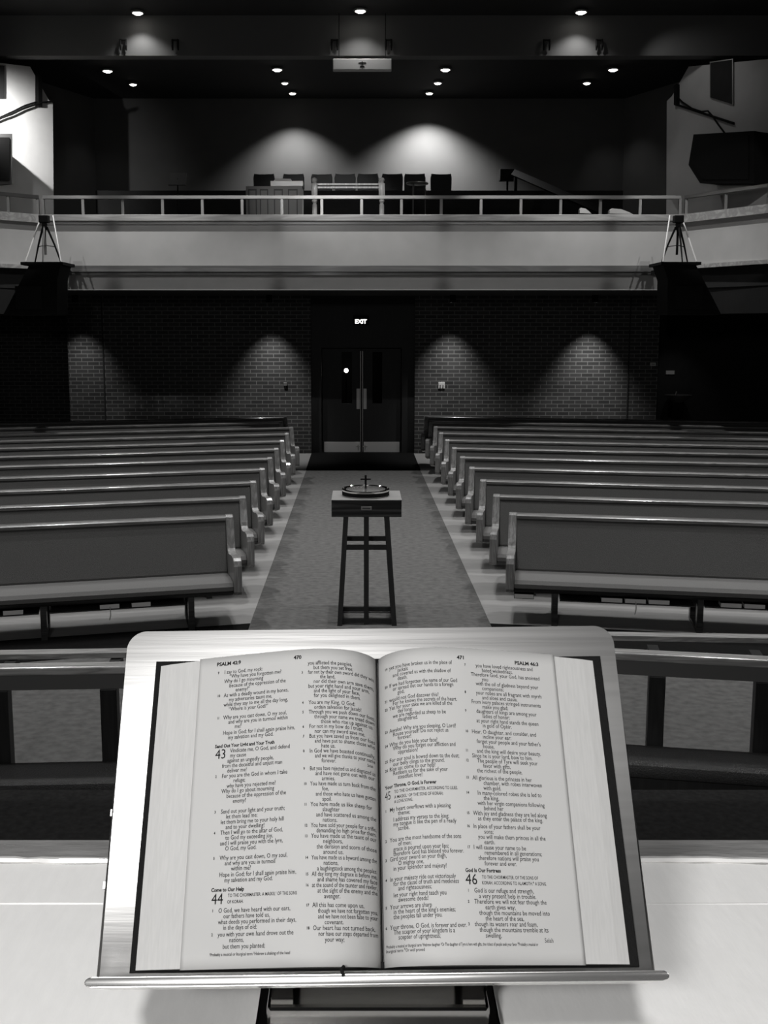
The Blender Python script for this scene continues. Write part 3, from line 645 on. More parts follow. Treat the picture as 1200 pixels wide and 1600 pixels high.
for sgn, ang, posf, side in ((-1, AL, left_pew, 'left'), (1, AR, right_pew, 'right')):
    base_p = make_pew(sgn, plab(0, side), posf(0), ang)
    for i in range(1, ROWS): dup(base_p, posf(i), ang, plab(i, side))
    # bare book shelf below the front seat, with books
    R = Matrix.Rotation(ang, 3, 'Z'); o0 = posf(0)
    lx0, lx1 = 0.6, 4.6
    for kx in range(3):
        xs0 = 0.46+1.2*kx; b = B(); a, c = sorted((sgn*xs0, sgn*(xs0+1.12))); box(b, a, c, -0.46, -0.14, 0.215, 0.225); box(b, a, c, -0.15, -0.14, 0.225, 0.30); obj('book_shelf', b, M['darkwood'], base_p)
    spec = [(-1, (205, 236), 'nearest the aisle'), (-1, (155, 187), 'with a ribbon hanging out'), (-1, (3, 36), 'furthest from the aisle')] if sgn < 0 else \
        [(1, (803, 834), 'nearest the aisle'), (1, (939, 973), 'second from the aisle'), (1, (976, 1010), 'ribbon hanging, middle of three'), (1, (1013, 1047), 'third of a close three'), (1, (1126, 1160), 'left of the far pair'), (1, (1163, 1197), 'right of the far pair')]
    for _, (pa, pb), lab in spec:
        # intersect with the vertical plane of the shelf front
        n = R @ Vector((0, 1, 0)); P0 = o0 + R @ Vector((0, -0.47, 0)); 
        A_, C_ = atP(pa, 940, P0, n), atP(pb, 940, P0, n); la_ = (R.transposed() @ (A_-o0)).x; lc_ = (R.transposed() @ (C_-o0)).x
        mid, hw = (la_+lc_)/2, abs(lc_-la_)/2
        loc = o0 + R @ Vector((mid, -0.47, 0.2255))
        t = thing('pew_book', 'book under the %s front pew, pale page edges showing, %s' % (side, lab), 'book', loc, ang, 'books on the shelves under the front pews')
        b = B(); box(b, -hw+0.004, hw-0.004, 0.003, 0.13, 0.003, 0.040); obj('pages', b, M['bookpage'], t)
        b = B(); box(b, -hw, hw, 0, 0.135, 0, 0.003); box(b, -hw, hw, 0, 0.135, 0.040, 0.043); box(b, -hw, hw, 0.132, 0.136, 0, 0.043); obj('cover', b, M['leather'], t)
        if 'ribbon' in lab:
            b = B(); pts = [(0.0, 0.0, 0.02), (0.004, -0.012, 0.01), (0.006, -0.012, -0.05), (-0.004, -0.01, -0.09)]
            tube(b, pts, 0.004, 4); obj('ribbon', b, M['strap'], t)

# ------------------------------------------------------------------ font on its stand
YF = 8.60
fx = atY(571.5, 800, YF).x
zt_ = zY(781, YF); zbx = zY(808, YF)
hw = (xY(627.5, YF, 795)-xY(518, YF, 795))/2; fx = (xY(627.5, YF, 795)+xY(518, YF, 795))/2
dep = 0.50
t = thing('font_stand', 'dark wooden baptismal font stand with a box top, in the aisle', 'font', (fx, YF+dep/2, 0)); W0 = Vector(t.location)
b = B(); box(b, fx-hw, fx+hw, YF, YF+dep, zbx, zt_-0.004, 0.003); obj('box', b, wood('font_walnut', 0.045, 0.35, 'x', 0.3, 0.12, 2.2), t, world=W0)
b = B(); box(b, fx-hw-0.002, fx+hw+0.002, YF-0.002, YF+dep+0.002, zt_-0.006, zt_, 0.002); obj('top', b, mat('font_top', 0.26, 0.45, var=0.1, scale=8), t, world=W0)
b = B(); cx_ = xY(572.5, YF, 795); zz = zY(794.3, YF); box(b, cx_-0.046, cx_+0.046, YF-0.006, YF, zz-0.016, zz+0.016, 0.002); pl = obj('plaque', b, M['dullmetal'], t, world=W0)
b = B(); box(b, cx_-0.034, cx_+0.034, YF-0.008, YF-0.005, zz-0.004, zz+0.006); obj('engraving', b, mat('engraving_grey', 0.05, 0.6), pl, world=W0)
fr, bk = YF+0.03, YF+0.40
gz = 0.0
for yy in (fr, bk):
    for (pa, pb) in ((540.5, 530.8), (604.5, 616.0)):
        xt = xY(pa, fr, 815); xb = xY(pb, fr-0.04, 973)
        b = B(); beam(b, (xt, yy, zbx), (xb, yy+(-0.04 if yy == fr else 0.04), 0.0), 0.042, 0.042); obj('leg', b, M['blackwood'], t, world=W0)
    b = B(); xc = xY(572.5, fr, 850); box(b, xc-0.021, xc+0.021, yy-0.02, yy+0.02, 0.0, zbx); obj('centre_post', b, M['blackwood'], t, world=W0)
    for zz in (zY(855, fr), zY(969.5, fr)):
        f_ = 1-zz/zbx; xl = xY(540.5, fr, 815)*(1-f_)+xY(530.8, fr-0.04, 973)*f_; xr = xY(604.5, fr, 815)*(1-f_)+xY(616, fr-0.04, 973)*f_
        b = B(); box(b, xl, xr, yy-0.016, yy+0.016, zz-0.02, zz+0.02); obj('stretcher', b, M['blackwood'], t, world=W0)
for zz in (zY(962, fr),):
    for xx in (xY(532, fr, 962), xY(615, fr, 962)): b = B(); box(b, xx-0.016, xx+0.016, fr, bk, zz-0.02, zz+0.02); obj('side_stretcher', b, M['blackwood'], t, world=W0)
# bowl
bc = Vector((xY(571.3, YF+0.25, 770), YF+0.24, zt_+0.001)); rb_ = 0.205
t = thing('font_bowl', 'round metal bowl with a lid and cross, on the dark wooden font stand', 'bowl', bc)
b = B(); lathe(b, [(rb_*0.97, 0), (rb_, 0.01), (rb_*1.0, 0.045), (rb_*1.02, 0.055), (rb_*1.0, 0.062), (rb_*0.96, 0.055)], (0, 0, 0), 56); obj('rim', b, M['chrome'], t, True)
b = B(); lathe(b, [(rb_*1.002, 0.008), (rb_*1.006, 0.04)], (0, 0, 0), 56); obj('band', b, M['black'], t, True)
b = B(); lathe(b, [(rb_*0.97, 0.052), (rb_*0.8, 0.056), (rb_*0.4, 0.062), (0, 0.065)], (0, 0, 0), 56); obj('lid', b, mat('lid_metal', 0.5, 0.25, 0.9), t, True)
b = B(); box(b, -0.009, 0.009, -0.007, 0.007, 0.06, 0.178); box(b, -0.045, 0.045, -0.006, 0.006, 0.135, 0.147); obj('cross', b, M['black'], t)

# ------------------------------------------------------------------ communion rails with kneelers
def comm_rail(sgn, label, pa, pb, base_tilt):
    """pa, pb: floor points of the inner and outer ends"""
    pa, pb = Vector(pa), Vector(pb); d = (pb-pa).normalized(); L = (pb-pa).length; rz = math.atan2(d.y, d.x)
    t = thing('communion_rail', label, 'railing', pa, rz)
    return t, L
ZR = 0.74
for sgn in (-1, 1):
    side = 'left' if sgn < 0 else 'right'
    if sgn < 0: A2, A1 = atZ(192, 1038, ZR), atZ(0, 1041, ZR)
    else: A2, A1 = atZ(966, 1017, ZR), atZ(1200, 1029, ZR)
    A1.z = A2.z = 0
    d = (A1-A2).normalized()
    inner = A2 - d*(0.55 if sgn < 0 else 0.0); L = 3.6
    if sgn > 0: inner = A2 - d*0.45
    ang = math.atan2(d.y*sgn, d.x*sgn)
    t = thing('communion_rail', 'oak communion rail with kneeling pad before the pews, %s of the book stand' % side, 'railing', inner, ang); s = sgn
    b = B(); a, c = sorted((0, s*L)); box(b, a, c, -0.035, 0.055, ZR-0.045, ZR, 0.008); obj('top_rail', b, M['railwood'], t)
    b = B(); box(b, a, c, -0.02, 0.04, ZR-0.13, ZR-0.045); obj('apron', b, mat('apron_oak', 0.12, 0.4), t)
    b = B(); box(b, a, c, 0.055, 0.21, ZR-0.12, ZR-0.08); obj('gap_darkener', b, M['black'], t)  # added black board that darkens the gap between rail and ledge
    b = B(); beam(b, (0, 0.26 if s < 0 else 0.30, ZR-0.02), (s*L, 0.26 if s < 0 else 0.70, ZR-0.02), 0.085, 0.03, (0, 0, 1)); obj('book_ledge', b, M['railwood'], t)
    # posts at the photographed places
    for ppx in ((172, 3) if s < 0 else (1024, 1190)):
        q = atP(ppx, 1120, inner, (-math.sin(ang), math.cos(ang), 0)); lx = (q-inner).dot(Vector((math.cos(ang), math.sin(ang), 0)))
        for extra in ((0,) if ppx != (3 if s < 0 else 1190) else (0, s*0.72, s*1.44)):
            b = B(); box(b, lx+extra-0.045, lx+extra+0.045, -0.03, 0.05, 0.0, ZR-0.13, 0.004); obj('post', b, M['blackwood'], t)
            b = B(); box(b, lx+extra-0.03, lx+extra+0.03, 0.05, 0.28, ZR-0.16, ZR-0.04); obj('bracket', b, M['blackwood'], t)
    b = B(); box(b, lx*0 + 0.02*s if s > 0 else -0.06, 0.02*s+0.05, -0.03, 0.05, 0.0, ZR-0.13); obj('post', b, M['blackwood'], t)
    b = B(); box(b, a, c, -0.33, -0.03, 0.13, 0.215, 0.03); obj('kneeling_pad', b, M['vinylpad'], t, True)
    b = B(); box(b, a, c, -0.31, -0.03, 0.02, 0.13); obj('pad_base', b, M['blackwood'], t)

# ------------------------------------------------------------------ altar
ZA = 1.87
ya = atZ(PX, 1312, ZA).y; yc = atZ(PX, 1348, ZA).y; yl = atZ(PX, 1412, ZA).y
t = thing('altar_table', 'altar table with a grey polished far edge, under the white cloth', 'altar', (0, 0.85, PLAT)); W0 = Vector(t.location)
b = B(); box(b, -1.25, 1.25, 0.35, ya+0.012, ZA-0.07, ZA-0.004, 0.006); obj('top', b, M['altarwood'], t, world=W0)
b = B(); box(b, -1.05, 1.05, 0.42, ya-0.10, PLAT, ZA-0.07); obj('body', b, M['darkwood'], t, world=W0)
b = B(); box(b, -1.15, 1.15, 0.37, ya-0.05, PLAT, PLAT+0.08, 0.01); obj('plinth', b, M['darkwood'], t, world=W0)
# cloth with gently wavy far hem
b = B(); N = 90; g = []
for i in range(N+1):
    x = -1.2+2.4*i/N; ye = yc+0.0015*math.sin(x*21)+0.001*math.sin(x*57)
    g.append([b.verts.new((x, y, ZA+dz)) for y, dz in ((0.36, 0.0), (0.8, 0.0), (yl-0.002, 0.0), (yl, 0.0007+0.0005*math.sin(x*13)), (yl+0.002, 0.0), (ye-0.004, 0.001), (ye, -0.001), (ye, -0.0035), (0.36, -0.0035))])
for i in range(N):
    for j in range(9): b.faces.new((g[i][j], g[i][(j+1) % 9], g[i+1][(j+1) % 9], g[i+1][j]))
b.faces.new(g[0]); b.faces.new(g[-1][::-1])
o = obj('altar_cloth', b, M['linen']); tag(o, 'bright white cloth spread over the altar table beneath the book stand', 'tablecloth')
b = B(); pts = [(-1.2+2.4*i/140, yc+0.003+0.0015*math.sin(-25.2+i*0.36)+random.uniform(-0.0012, 0.0012), ZA+0.0015) for i in range(141)]
tube(b, pts, [0.0035+0.0018*random.random() for _ in pts], 6); h_ = obj('hem', b, M['plastic'], o, True)

# ------------------------------------------------------------------ book stand
WB = 0.44                                      # width of the book's cover
def campt(px, py, depth): return EYE + ray(px, py)*depth
db = F*WB/795; dtp = F*WB/692
Pb = campt(600.5, 1516, db); Pt = campt(591, 1030.5, dtp)
T = (Pt-Pb).normalized(); LB = (Pt-Pb).length
S = Vector((1, 0, 0.010)); S = (S-T*S.dot(T)).normalized(); 
Nn = S.cross(T).normalized()
if Nn.y > 0: Nn = -Nn
def Q(s, tt, n): return Pb + S*s + T*tt + Nn*n
def loc_to(bm, pts=None):
    for v in bm.verts: v.co = Q(*v.co)
root = thing('book_stand', 'brushed metal book stand holding the open book on the white altar cloth', 'book stand', (Pb.x, 0.98, ZA+0.002)); W0 = Vector(root.location)
# plate outline with rounded top corners
hb, ht, so = 0.2425, 0.2440, -0.0075; tt1 = LB+0.033; R_ = 0.019
out = [(-hb, -0.006), (hb, -0.006)]
for k in range(15): a = k/14*math.pi/2; out.append((ht-R_+R_*math.cos(a), tt1-R_+R_*math.sin(a)))
for k in range(15): a = math.pi/2+k/14*math.pi/2; out.append((-ht+R_+R_*math.cos(a), tt1-R_+R_*math.sin(a)))
b = B(); prism(b, [(x+so, y) for x, y in out], 'z', -0.016, -0.002, 0.0035); loc_to(b); obj('plate', b, M['steel'], root, True, world=W0)
b = B(); lip = []
for k in range(9): a = -math.pi/2+k/8*math.pi; lip.append((0.233-0.007+0.006*math.cos(a), -0.0085+0.0038*math.sin(a)))
for k in range(9): a = math.pi/2+k/8*math.pi; lip.append((-0.233-0.007+0.006*math.cos(a), -0.0085+0.0038*math.sin(a)))
prism(b, lip, 'z', -0.016, 0.052, 0.0008); loc_to(b); obj('ledge', b, M['chrome'] if False else mat('polished_steel', 0.72, 0.22, 0.9), root, True, world=W0)
for px_s in (-1,):
    for tq in (0.135, 0.072):
        b = B(); prism(b, [(so-hb-0.002, tq-0.003), (so-hb+0.002, tq-0.003), (so-hb+0.002, tq+0.003), (so-hb-0.002, tq+0.003)], 'z', -0.013, -0.004); loc_to(b); obj('side_screw', b, M['dullmetal'], root, world=W0)
# support and foot
fxc = atZ(590, 1590, ZA).x
fw = 0.108
b = B(); box(b, fxc-fw-0.012, fxc+fw+0.012, 0.885, 1.06, ZA, ZA+0.010, 0.003); obj('foot_slab', b, M['chrome'], root, world=W0)
b = B(); box(b, fxc-fw, fxc+fw, 0.905, 1.05, ZA+0.010, ZA+0.032, 0.004); obj('foot_block', b, mat('smoked_chrome', 0.22, 0.15, 1.0), root, world=W0)
for s in (-1, 1):
    x0 = fxc+s*(fw-0.014)
    b = B(); pb_ = Q(0, 0.03, -0.016); beam(b, (x0, 0.935, ZA+0.03), (x0, pb_.y+0.03, pb_.z+0.02), 0.028, 0.022, (1, 0, 0)); obj('side_arm', b, M['chrome'], root, world=W0)
b = B(); pb_ = Q(0, 0.03, -0.018)
prism(b, [(0.965, ZA+0.03), (0.972, ZA+0.03), (pb_.y+0.055, pb_.z+0.02), (pb_.y+0.045, pb_.z+0.02)], 'x', fxc-fw+0.03, fxc+fw-0.03); obj('back_web', b, mat('satin_steel', 0.6, 0.4, 0.5), root, world=W0)

# ------------------------------------------------------------------ the open book
book = thing('open_book', 'open black-covered bible with two pages of small print on the metal stand', 'book', Q(0, 0.0, 0)); W0 = Vector(book.location)
cover = B(); prism(cover, [(-WB/2, 0.0), (WB/2, 0.0), (WB/2, LB), (-WB/2, LB)], 'z', -0.0015, 0.0035, 0.001); loc_to(cover); obj('cover', cover, M['leather'], book, world=W0)
GS = -0.0015                                    # gutter
def interp(tab, x):
    if x <= tab[0][0]: return tab[0][1]
    for (a, fa), (c, fc) in zip(tab, tab[1:]):
        if x <= c:
            u = (x-a)/(c-a); u = u*u*(3-2*u) if False else u; return fa+(fc-fa)*u
    return tab[-1][1]
# catmull-smoothed height of the page over the distance from the gutter
ctrl = [(0.0, 0.006), (0.004, 0.019), (0.010, 0.029), (0.020, 0.039), (0.034, 0.046), (0.052, 0.049), (0.075, 0.047), (0.10, 0.041), (0.13, 0.033), (0.155, 0.026), (0.172, 0.021)]
def hgt(s):
    n = len(ctrl)
    if s <= 0: return ctrl[0][1]
    if s >= ctrl[-1][0]: return ctrl[-1][1]
    for i in range(n-1):
        if s <= ctrl[i+1][0]:
            x0, y0 = ctrl[i]; x1, y1 = ctrl[i+1]; u = (s-x0)/(x1-x0); h = x1-x0
            m0 = (ctrl[i+1][1]-ctrl[max(i-1, 0)][1])/(ctrl[i+1][0]-ctrl[max(i-1, 0)][0]); m1 = (ctrl[min(i+2, n-1)][1]-y0)/(ctrl[min(i+2, n-1)][0]-x0)
            return (2*u**3-3*u**2+1)*y0+(u**3-2*u**2+u)*h*m0+(-2*u**3+3*u**2)*y1+(u**3-u**2)*h*m1
SE = 0.172; SO = 0.213; t0, t1 = 0.001, LB-0.0045
for sg, nm in ((-1, 'left'), (1, 'right')):
    # text block: pages stacked below the open leaf, fanned at the fore edge
    sec = [(0.0005, 0.0036)] + [(s_, hgt(s_)-0.0012) for s_ in [0.0005+0.004*k for k in range(43)]] + [(SE+0.001, 0.0195), (0.182, 0.0165), (0.192, 0.013), (0.202, 0.0095), (SO, 0.0045), (SO, 0.0036)]
    b = B(); prism(b, [(GS+sg*a, c) for a, c in sec], 'z', 0, 1)
    for v in b.verts: s_, n_, q_ = v.co; v.co = (s_, (t0+0.001)+(t1-t0-0.002)*q_, n_)
    loc_to(b); blk = obj('page_block', b, M['paperedge'], book, False, world=W0)
    # the open leaf on top
    b = B(); NS, NT = 60, 24; rows = []
    for i in range(NS+1):
        s_ = 0.0008+(SE-0.0008)*(i/NS)**1.2; col = []
        for j in range(NT+1):
            q_ = j/NT; col.append(b.verts.new(Q(GS+sg*s_, t0+(t1-t0)*q_+0.0012*math.sin(s_*30)*0, hgt(s_)+0.0004)))
        rows.append(col)
    for i in range(NS):
        for j in range(NT): b.faces.new((rows[i][j], rows[i+1][j], rows[i+1][j+1], rows[i][j+1]))
    leaf = obj('open_page', b, M['paper'], book, True, world=W0)
    mod = leaf.modifiers.new('thickness', 'SOLIDIFY'); mod.thickness = 0.0003; mod.offset = 0
    if nm == 'left': leafL = leaf
    else: leafR = leaf
# spine / bottom folds seen above the ledge
b = B()
prism(b, [(-0.030, 0.0036), (-0.018, 0.010), (-0.006, 0.012), (0.004, 0.012), (0.016, 0.010), (0.028, 0.0036)], 'z', 0.001, 0.006)
for v in b.verts: x_, y_, z_ = v.co; v.co = (x_+GS, z_, y_)
loc_to(b); obj('spine_hollow', b, M['leather'], book, world=W0)
b = B(); tube(b, [Q(-0.034, 0.001, 0.050), Q(-0.036, -0.001, 0.053), Q(-0.034, -0.006, 0.0535)], 0.0016, 6); obj('ribbon', b, M['leather'], book, world=W0)

# printed text laid on the curved pages
def uv_of(px, py, sg):
    """distance from gutter and height t of the page point on this line of sight"""
    n = 0.03
    r = ray(px, py)
    for _ in range(12):
        P0 = Q(0, 0, n); k = (P0-EYE).dot(Nn)/r.dot(Nn); p = EYE+r*k-Pb
        s, tt = p.dot(S), p.dot(T); n = hgt((s-GS)*sg)
    return (s-GS)*sg, tt
def lay(tb, sg, px, py, s, size, xs=0.86, bold=0.0, maxs=None, tfix=None):
    su, tv = uv_of(px, py, sg)
    if tfix is not None: tv = tfix
    me = text_mesh(s, size, xs, bold)
    wid = max((v.co.x for v in me.vertices), default=0)
    x0 = GS+sg*su
    lim = 1.0
    if maxs is not None:
        if sg < 0: room = (GS-0.0035)-x0 if maxs == 'g' else 1
        else: room = 1
        if wid > room > 0: lim = room/wid
    off = len(tb[0])
    for v in me.vertices:
        ss = x0+v.co.x*lim; d_ = (ss-GS)*sg
        tb[0].append(Q(ss, tv+v.co.y, hgt(max(d_, 0.0006))+0.0009)-W0)
    for p in me.polygons: tb[1].append([off+i for i in p.vertices])
    bpy.data.meshes.remove(me)
def flush(tb, parent):
    me = bpy.data.meshes.new('printed_text'); me.from_pydata(tb[0], [], tb[1]); me.materials.append(M['ink'])
    o = bpy.data.objects.new('printed_text', me); COL.objects.link(o); o.parent = parent
SZ = 0.0053
L1 = [(9,1,1054,'I say to God, my rock:'),(0,2,1060.5,'“Why have you forgotten me?'),(0,1,1068,'Why do I go mourning'),(0,2,1075,'because of the oppression of the'),(0,3,1081,'enemy?”'),(10,1,1090.5,'As with a deadly wound in my bones,'),(0,2,1097.5,'my adversaries taunt me,'),(0,1,1105.5,'while they say to me all the day long,'),(0,2,1112,'“Where is your God?”'),
(11,1,1125,'Why are you cast down, O my soul,'),(0,2,1132.5,'and why are you in turmoil within'),(0,3,1139,'me?'),(0,1,1149,'Hope in God; for I shall again praise him,'),(0,2,1156,'my salvation and my God.'),
(0,'c',1175,'Vindicate me, O God, and defend'),(0,'c',1184,'my cause'),(0,2,1192.5,'against an ungodly people,'),(0,1,1200,'from the deceitful and unjust man'),(0,2,1208,'deliver me!'),(2,1,1217,'For you are the God in whom I take'),(0,3,1223,'refuge;'),(0,2,1232.5,'why have you rejected me?'),(0,1,1241,'Why do I go about mourning'),(0,2,1249.5,'because of the oppression of the'),(0,3,1257,'enemy?'),
(3,1,1272,'Send out your light and your truth;'),(0,2,1279.5,'let them lead me;'),(0,1,1288,'let them bring me to your holy hill'),(0,2,1295.5,'and to your dwelling!'),(4,1,1305.5,'Then I will go to the altar of God,'),(0,2,1313,'to God my exceeding joy,'),(0,1,1322,'and I will praise you with the lyre,'),(0,2,1330,'O God, my God.'),
(5,1,1345.5,'Why are you cast down, O my soul,'),(0,2,1352.5,'and why are you in turmoil'),(0,3,1360.5,'within me?'),(0,1,1371,'Hope in God; for I shall again praise him,'),(0,2,1379,'my salvation and my God.'),
(1,1,1427.5,'O God, we have heard with our ears,'),(0,2,1435.5,'our fathers have told us,'),(0,1,1444.5,'what deeds you performed in their days,'),(0,2,1452.5,'in the days of old:'),(2,1,1464.5,'you with your own hand drove out the'),(0,3,1472.5,'nations,'),(0,2,1483,'but them you planted;')]
L2 = [(0,1,1039.5,'you afflicted the peoples,'),(0,2,1047,'but them you set free;'),(3,1,1053,'for not by their own sword did they win'),(0,3,1061,'the land,'),(0,2,1067,'nor did their own arm save them,'),(0,1,1075,'but your right hand and your arm,'),(0,2,1082.5,'and the light of your face,'),(0,2,1090,'for you delighted in them.'),
(4,1,1101,'You are my King, O God;'),(0,2,1108.5,'ordain salvation for Jacob!'),(5,1,1116,'Through you we push down our foes;'),(0,2,1123,'through your name we tread down'),(0,3,1130,'those who rise up against us.'),(6,1,1138.5,'For not in my bow do I trust,'),(0,2,1146,'nor can my sword save me.'),(7,1,1153,'But you have saved us from our foes'),(0,2,1161,'and have put to shame those who'),(0,3,1168,'hate us.'),(8,1,1176,'In God we have boasted continually,'),(0,2,1184,'and we will give thanks to your name'),(0,3,1192,'forever.'),
(9,1,1204,'But you have rejected us and disgraced us'),(0,2,1212,'and have not gone out with our'),(0,3,1220,'armies.'),(10,1,1228,'You have made us turn back from the'),(0,3,1235.5,'foe,'),(0,2,1244,'and those who hate us have gotten'),(0,3,1252,'spoil.'),(11,1,1260.5,'You have made us like sheep for'),(0,3,1268,'slaughter'),(0,2,1276,'and have scattered us among the'),(0,3,1284.5,'nations.'),(12,1,1293,'You have sold your people for a trifle,'),(0,2,1301,'demanding no high price for them.'),(13,1,1309.5,'You have made us the taunt of our'),(0,3,1318,'neighbors,'),(0,2,1326,'the derision and scorn of those'),(0,3,1335,'around us.'),(14,1,1343,'You have made us a byword among the'),(0,3,1352,'nations,'),(0,2,1360,'a laughingstock among the peoples.'),(15,1,1369,'All day long my disgrace is before me,'),(0,2,1377,'and shame has covered my face'),(16,1,1385.5,'at the sound of the taunter and reviler,'),(0,2,1394,'at the sight of the enemy and the'),(0,3,1404,'avenger.'),
(17,1,1417.5,'All this has come upon us,'),(0,2,1426,'though we have not forgotten you,'),(0,2,1435.5,'and we have not been false to your'),(0,3,1444.5,'covenant.'),(18,1,1454,'Our heart has not turned back,'),(0,2,1462.5,'nor have our steps departed from'),(0,3,1472,'your way;')]
R1 = [(19,1,1050,'yet you have broken us in the place of'),(0,3,1052.5,'jackals'),(0,2,1062,'and covered us with the shadow of'),(0,3,1066,'death.'),(20,1,1076,'If we had forgotten the name of our God'),(0,2,1083,'or spread out our hands to a foreign'),(0,3,1087.5,'god,'),(21,1,1099,'would not God discover this?'),(0,2,1105,'For he knows the secrets of the heart.'),(22,1,1112.5,'Yet for your sake we are killed all the'),(0,3,1116,'day long;'),(0,2,1125,'we are regarded as sheep to be'),(0,3,1130.5,'slaughtered.'),
(23,1,1147.5,'Awake! Why are you sleeping, O Lord?'),(0,2,1153.5,'Rouse yourself! Do not reject us'),(0,3,1158,'forever!'),(24,1,1169,'Why do you hide your face?'),(0,2,1175,'Why do you forget our affliction and'),(0,3,1181,'oppression?'),(25,1,1192,'For our soul is bowed down to the dust;'),(0,2,1199,'our belly clings to the ground.'),(26,1,1208,'Rise up; come to our help!'),(0,2,1214,'Redeem us for the sake of your'),(0,3,1220,'steadfast love!'),
(1,1,1271,'My heart overflows with a pleasing'),(0,3,1275.5,'theme;'),(0,2,1285.5,'I address my verses to the king;'),(0,2,1294,'my tongue is like the pen of a ready'),(0,3,1300,'scribe.'),(2,1,1316,'You are the most handsome of the sons'),(0,3,1321,'of men;'),(0,2,1331,'grace is poured upon your lips;'),(0,2,1339.5,'therefore God has blessed you forever.'),(3,1,1349.5,'Gird your sword on your thigh,'),(0,3,1355,'O mighty one,'),(0,2,1364.5,'in your splendor and majesty!'),(4,1,1379,'In your majesty ride out victoriously'),(0,2,1386,'for the cause of truth and meekness'),(0,3,1393,'and righteousness;'),(0,2,1404,'let your right hand teach you'),(0,3,1411,'awesome deeds!'),(5,1,1422,'Your arrows are sharp'),(0,2,1429,"in the heart of the king's enemies;"),(0,2,1437.5,'the peoples fall under you.'),(6,1,1454,'Your throne, O God, is forever and ever.'),(0,2,1461.5,'The scepter of your kingdom is a'),(0,3,1469,'scepter of uprightness;')]
R2 = [(7,2,1043,'you have loved righteousness and'),(0,3,1050,'hated wickedness.'),(0,1,1055.5,'Therefore God, your God, has anointed'),(0,3,1064.5,'you'),(0,2,1070,'with the oil of gladness beyond your'),(0,3,1079,'companions;'),(8,2,1085,'your robes are all fragrant with myrrh'),(0,3,1092.5,'and aloes and cassia.'),(0,1,1098,'From ivory palaces stringed instruments'),(0,3,1107,'make you glad;'),(9,2,1113,'daughters of kings are among your'),(0,3,1121,'ladies of honor;'),(0,2,1127,'at your right hand stands the queen'),(0,3,1135,'in gold of Ophir.'),
(10,1,1145.5,'Hear, O daughter, and consider, and'),(0,3,1154,'incline your ear:'),(0,2,1161,"forget your people and your father's"),(0,3,1170,'house,'),(11,2,1176,'and the king will desire your beauty.'),(0,1,1183,'Since he is your lord, bow to him.'),(12,2,1190.5,'The people of Tyre will seek your'),(0,3,1199,'favor with gifts,'),(0,2,1206,'the richest of the people.'),(13,1,1217.5,'All glorious is the princess in her'),(0,3,1226,'chamber, with robes interwoven'),(0,3,1235,'with gold.'),(14,2,1242,'In many-colored robes she is led to'),(0,3,1250.5,'the king,'),(0,2,1257,'with her virgin companions following'),(0,3,1266,'behind her'),(15,1,1272.5,'With joy and gladness they are led along'),(0,2,1281,'as they enter the palace of the king.'),
(16,1,1294,'In place of your fathers shall be your'),(0,3,1302.5,'sons;'),(0,2,1310,'you will make them princes in all the'),(0,3,1319.5,'earth.'),(17,1,1326,'I will cause your name to be'),(0,3,1335.5,'remembered in all generations;'),(0,2,1343,'therefore nations will praise you'),(0,3,1352.5,'forever and ever.'),
(1,1,1394.5,'God is our refuge and strength,'),(0,2,1404.5,'a very present help in trouble.'),(2,1,1412.5,'Therefore we will not fear though the'),(0,3,1422,'earth gives way,'),(0,2,1429,'though the mountains be moved into'),(0,3,1438,'the heart of the sea,'),(3,1,1446,'though its waters roar and foam,'),(0,2,1455.5,'though the mountains tremble at its'),(0,3,1465,'swelling.')]
def column(tb, sg, lines, xa, xb, ind, numo, cpx=None, maxs=None, xs=0.78):
    """place the lines, with one even leading inside every stanza"""
    rows = []
    for num, lv, y, st in lines:
        x = xa+(xb-xa)*(y-1040)/430
        rows.append([x, y, uv_of(x, y, sg)[1], num, lv, st])
    blocks = []
    for r in rows:
        if blocks and r[1]-blocks[-1][-1][1] < 10.2 and not (r[1]-blocks[-1][-1][1] > 9.5 and r[1] < 1300): blocks[-1].append(r)
        else: blocks.append([r])
    sl = sorted((bk[0][2]-bk[-1][2])/(len(bk)-1) for bk in blocks if len(bk) > 3); lead = sl[len(sl)//2]
    for bk in blocks:
        m = sum(r[2]+k*lead for k, r in enumerate(bk))/len(bk)
        for k, (x, y, tv, num, lv, st) in enumerate(bk):
            off = cpx if lv == 'c' else ind[lv]
            lay(tb, sg, x+off, y, st, SZ, xs, 0.00002, maxs, m-k*lead)
            if num: lay(tb, sg, x-numo, y, str(num), SZ*0.62, 0.8, 0.00008, None, m-k*lead+0.0006)
tb = ([], [])
column(tb, -1, L1, 351, 340, {1: 0, 2: 8, 3: 18}, 10, 12, xs=0.78)
column(tb, -1, L2, 481, 489, {1: 0, 2: 8.5, 3: 18.5}, 10, maxs='g', xs=0.78)
lay(tb, -1, 339, 1041.5, 'PSALM 42:9', SZ*0.92, 1.0, 0.00016); lay(tb, -1, 459, 1030.5, '470', SZ*0.92, 1.0, 0.00016)
lay(tb, -1, 336, 1169.5, 'Send Out Your Light and Your Truth', SZ*0.82, 0.86, 0.00014); lay(tb, -1, 330, 1394, 'Come to Our Help', SZ*0.82, 0.86, 0.00014)
lay(tb, -1, 336, 1186.5, '43', SZ*2.35, 0.85, 0.0); lay(tb, -1, 330, 1413.5, '44', SZ*2.35, 0.85, 0.0)
lay(tb, -1, 356, 1402, 'TO THE CHOIRMASTER. A MASKIL¹ OF THE SONS', SZ*0.74, 0.70, 0.00003); lay(tb, -1, 355, 1412, 'OF KORAH.', SZ*0.74, 0.70, 0.00003)
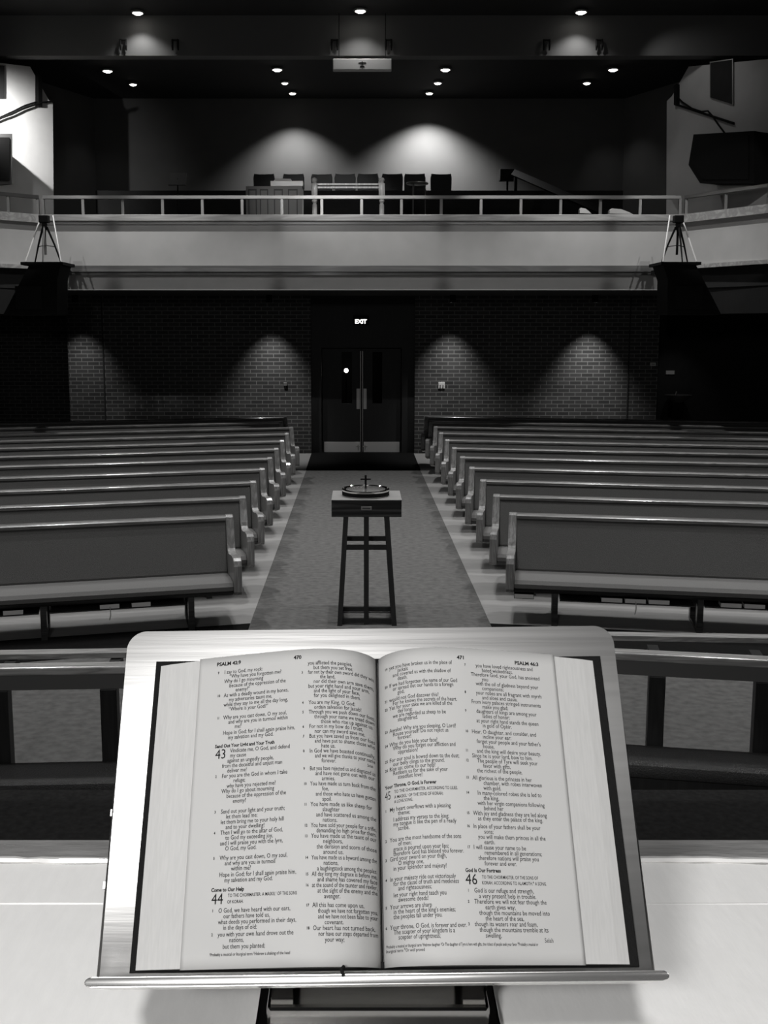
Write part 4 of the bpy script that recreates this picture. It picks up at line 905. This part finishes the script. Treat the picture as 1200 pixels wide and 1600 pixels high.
lay(tb, -1, 327, 1494.5, '¹Probably a musical or liturgical term ²Hebrew a shaking of the head', SZ*0.66, 0.72, 0.00003)
lay(tb, -1, 574, 1198, 'Selah', SZ*0.7, 0.7, 0.0, 'g')
flush(tb, leafL)
tb = ([], [])
column(tb, 1, R1, 608, 609.5, {1: 0, 2: 5.5, 3: 13}, 7, xs=0.715)
column(tb, 1, R2, 735.5, 742, {1: 0, 2: 7.5, 3: 17}, 10, xs=0.78)
lay(tb, 1, 714, 1030, '471', SZ*0.92, 1.0, 0.00016); lay(tb, 1, 804, 1038.5, 'PSALM 46:3', SZ*0.92, 1.0, 0.00016)
lay(tb, 1, 601.5, 1235, 'Your Throne, O God, Is Forever', SZ*0.82, 0.78, 0.00014); lay(tb, 1, 727, 1362.5, 'God Is Our Fortress', SZ*0.82, 0.86, 0.00014)
lay(tb, 1, 601.5, 1252, '45', SZ*2.0, 0.5, 0.0); lay(tb, 1, 727.5, 1382, '46', SZ*2.35, 0.85, 0.0)
lay(tb, 1, 616, 1240, 'TO THE CHOIRMASTER: ACCORDING TO LILIES.', SZ*0.74, 0.66, 0.00003); lay(tb, 1, 616, 1248.5, 'A MASKIL¹ OF THE SONS OF KORAH;', SZ*0.74, 0.66, 0.00003); lay(tb, 1, 616, 1255.5, 'A LOVE SONG.', SZ*0.7, 0.66, 0.00003)
lay(tb, 1, 753, 1373, 'TO THE CHOIRMASTER. OF THE SONS OF', SZ*0.74, 0.68, 0.00003); lay(tb, 1, 753, 1382, 'KORAH. ACCORDING TO ALAMOTH.⁴ A SONG.', SZ*0.74, 0.68, 0.00003)
lay(tb, 1, 851, 1473, 'Selah', SZ*0.95, 0.75, 0.0)
lay(tb, 1, 603, 1483, '¹Probably a musical or liturgical term ²Hebrew daughter ³Or The daughter of Tyre is here with gifts, the richest of people seek your favor ⁴Probably a musical or', SZ*0.66, 0.56, 0.00003)
lay(tb, 1, 603, 1490, 'liturgical term ⁵Or well proved', SZ*0.66, 0.72, 0.00003)
flush(tb, leafR)
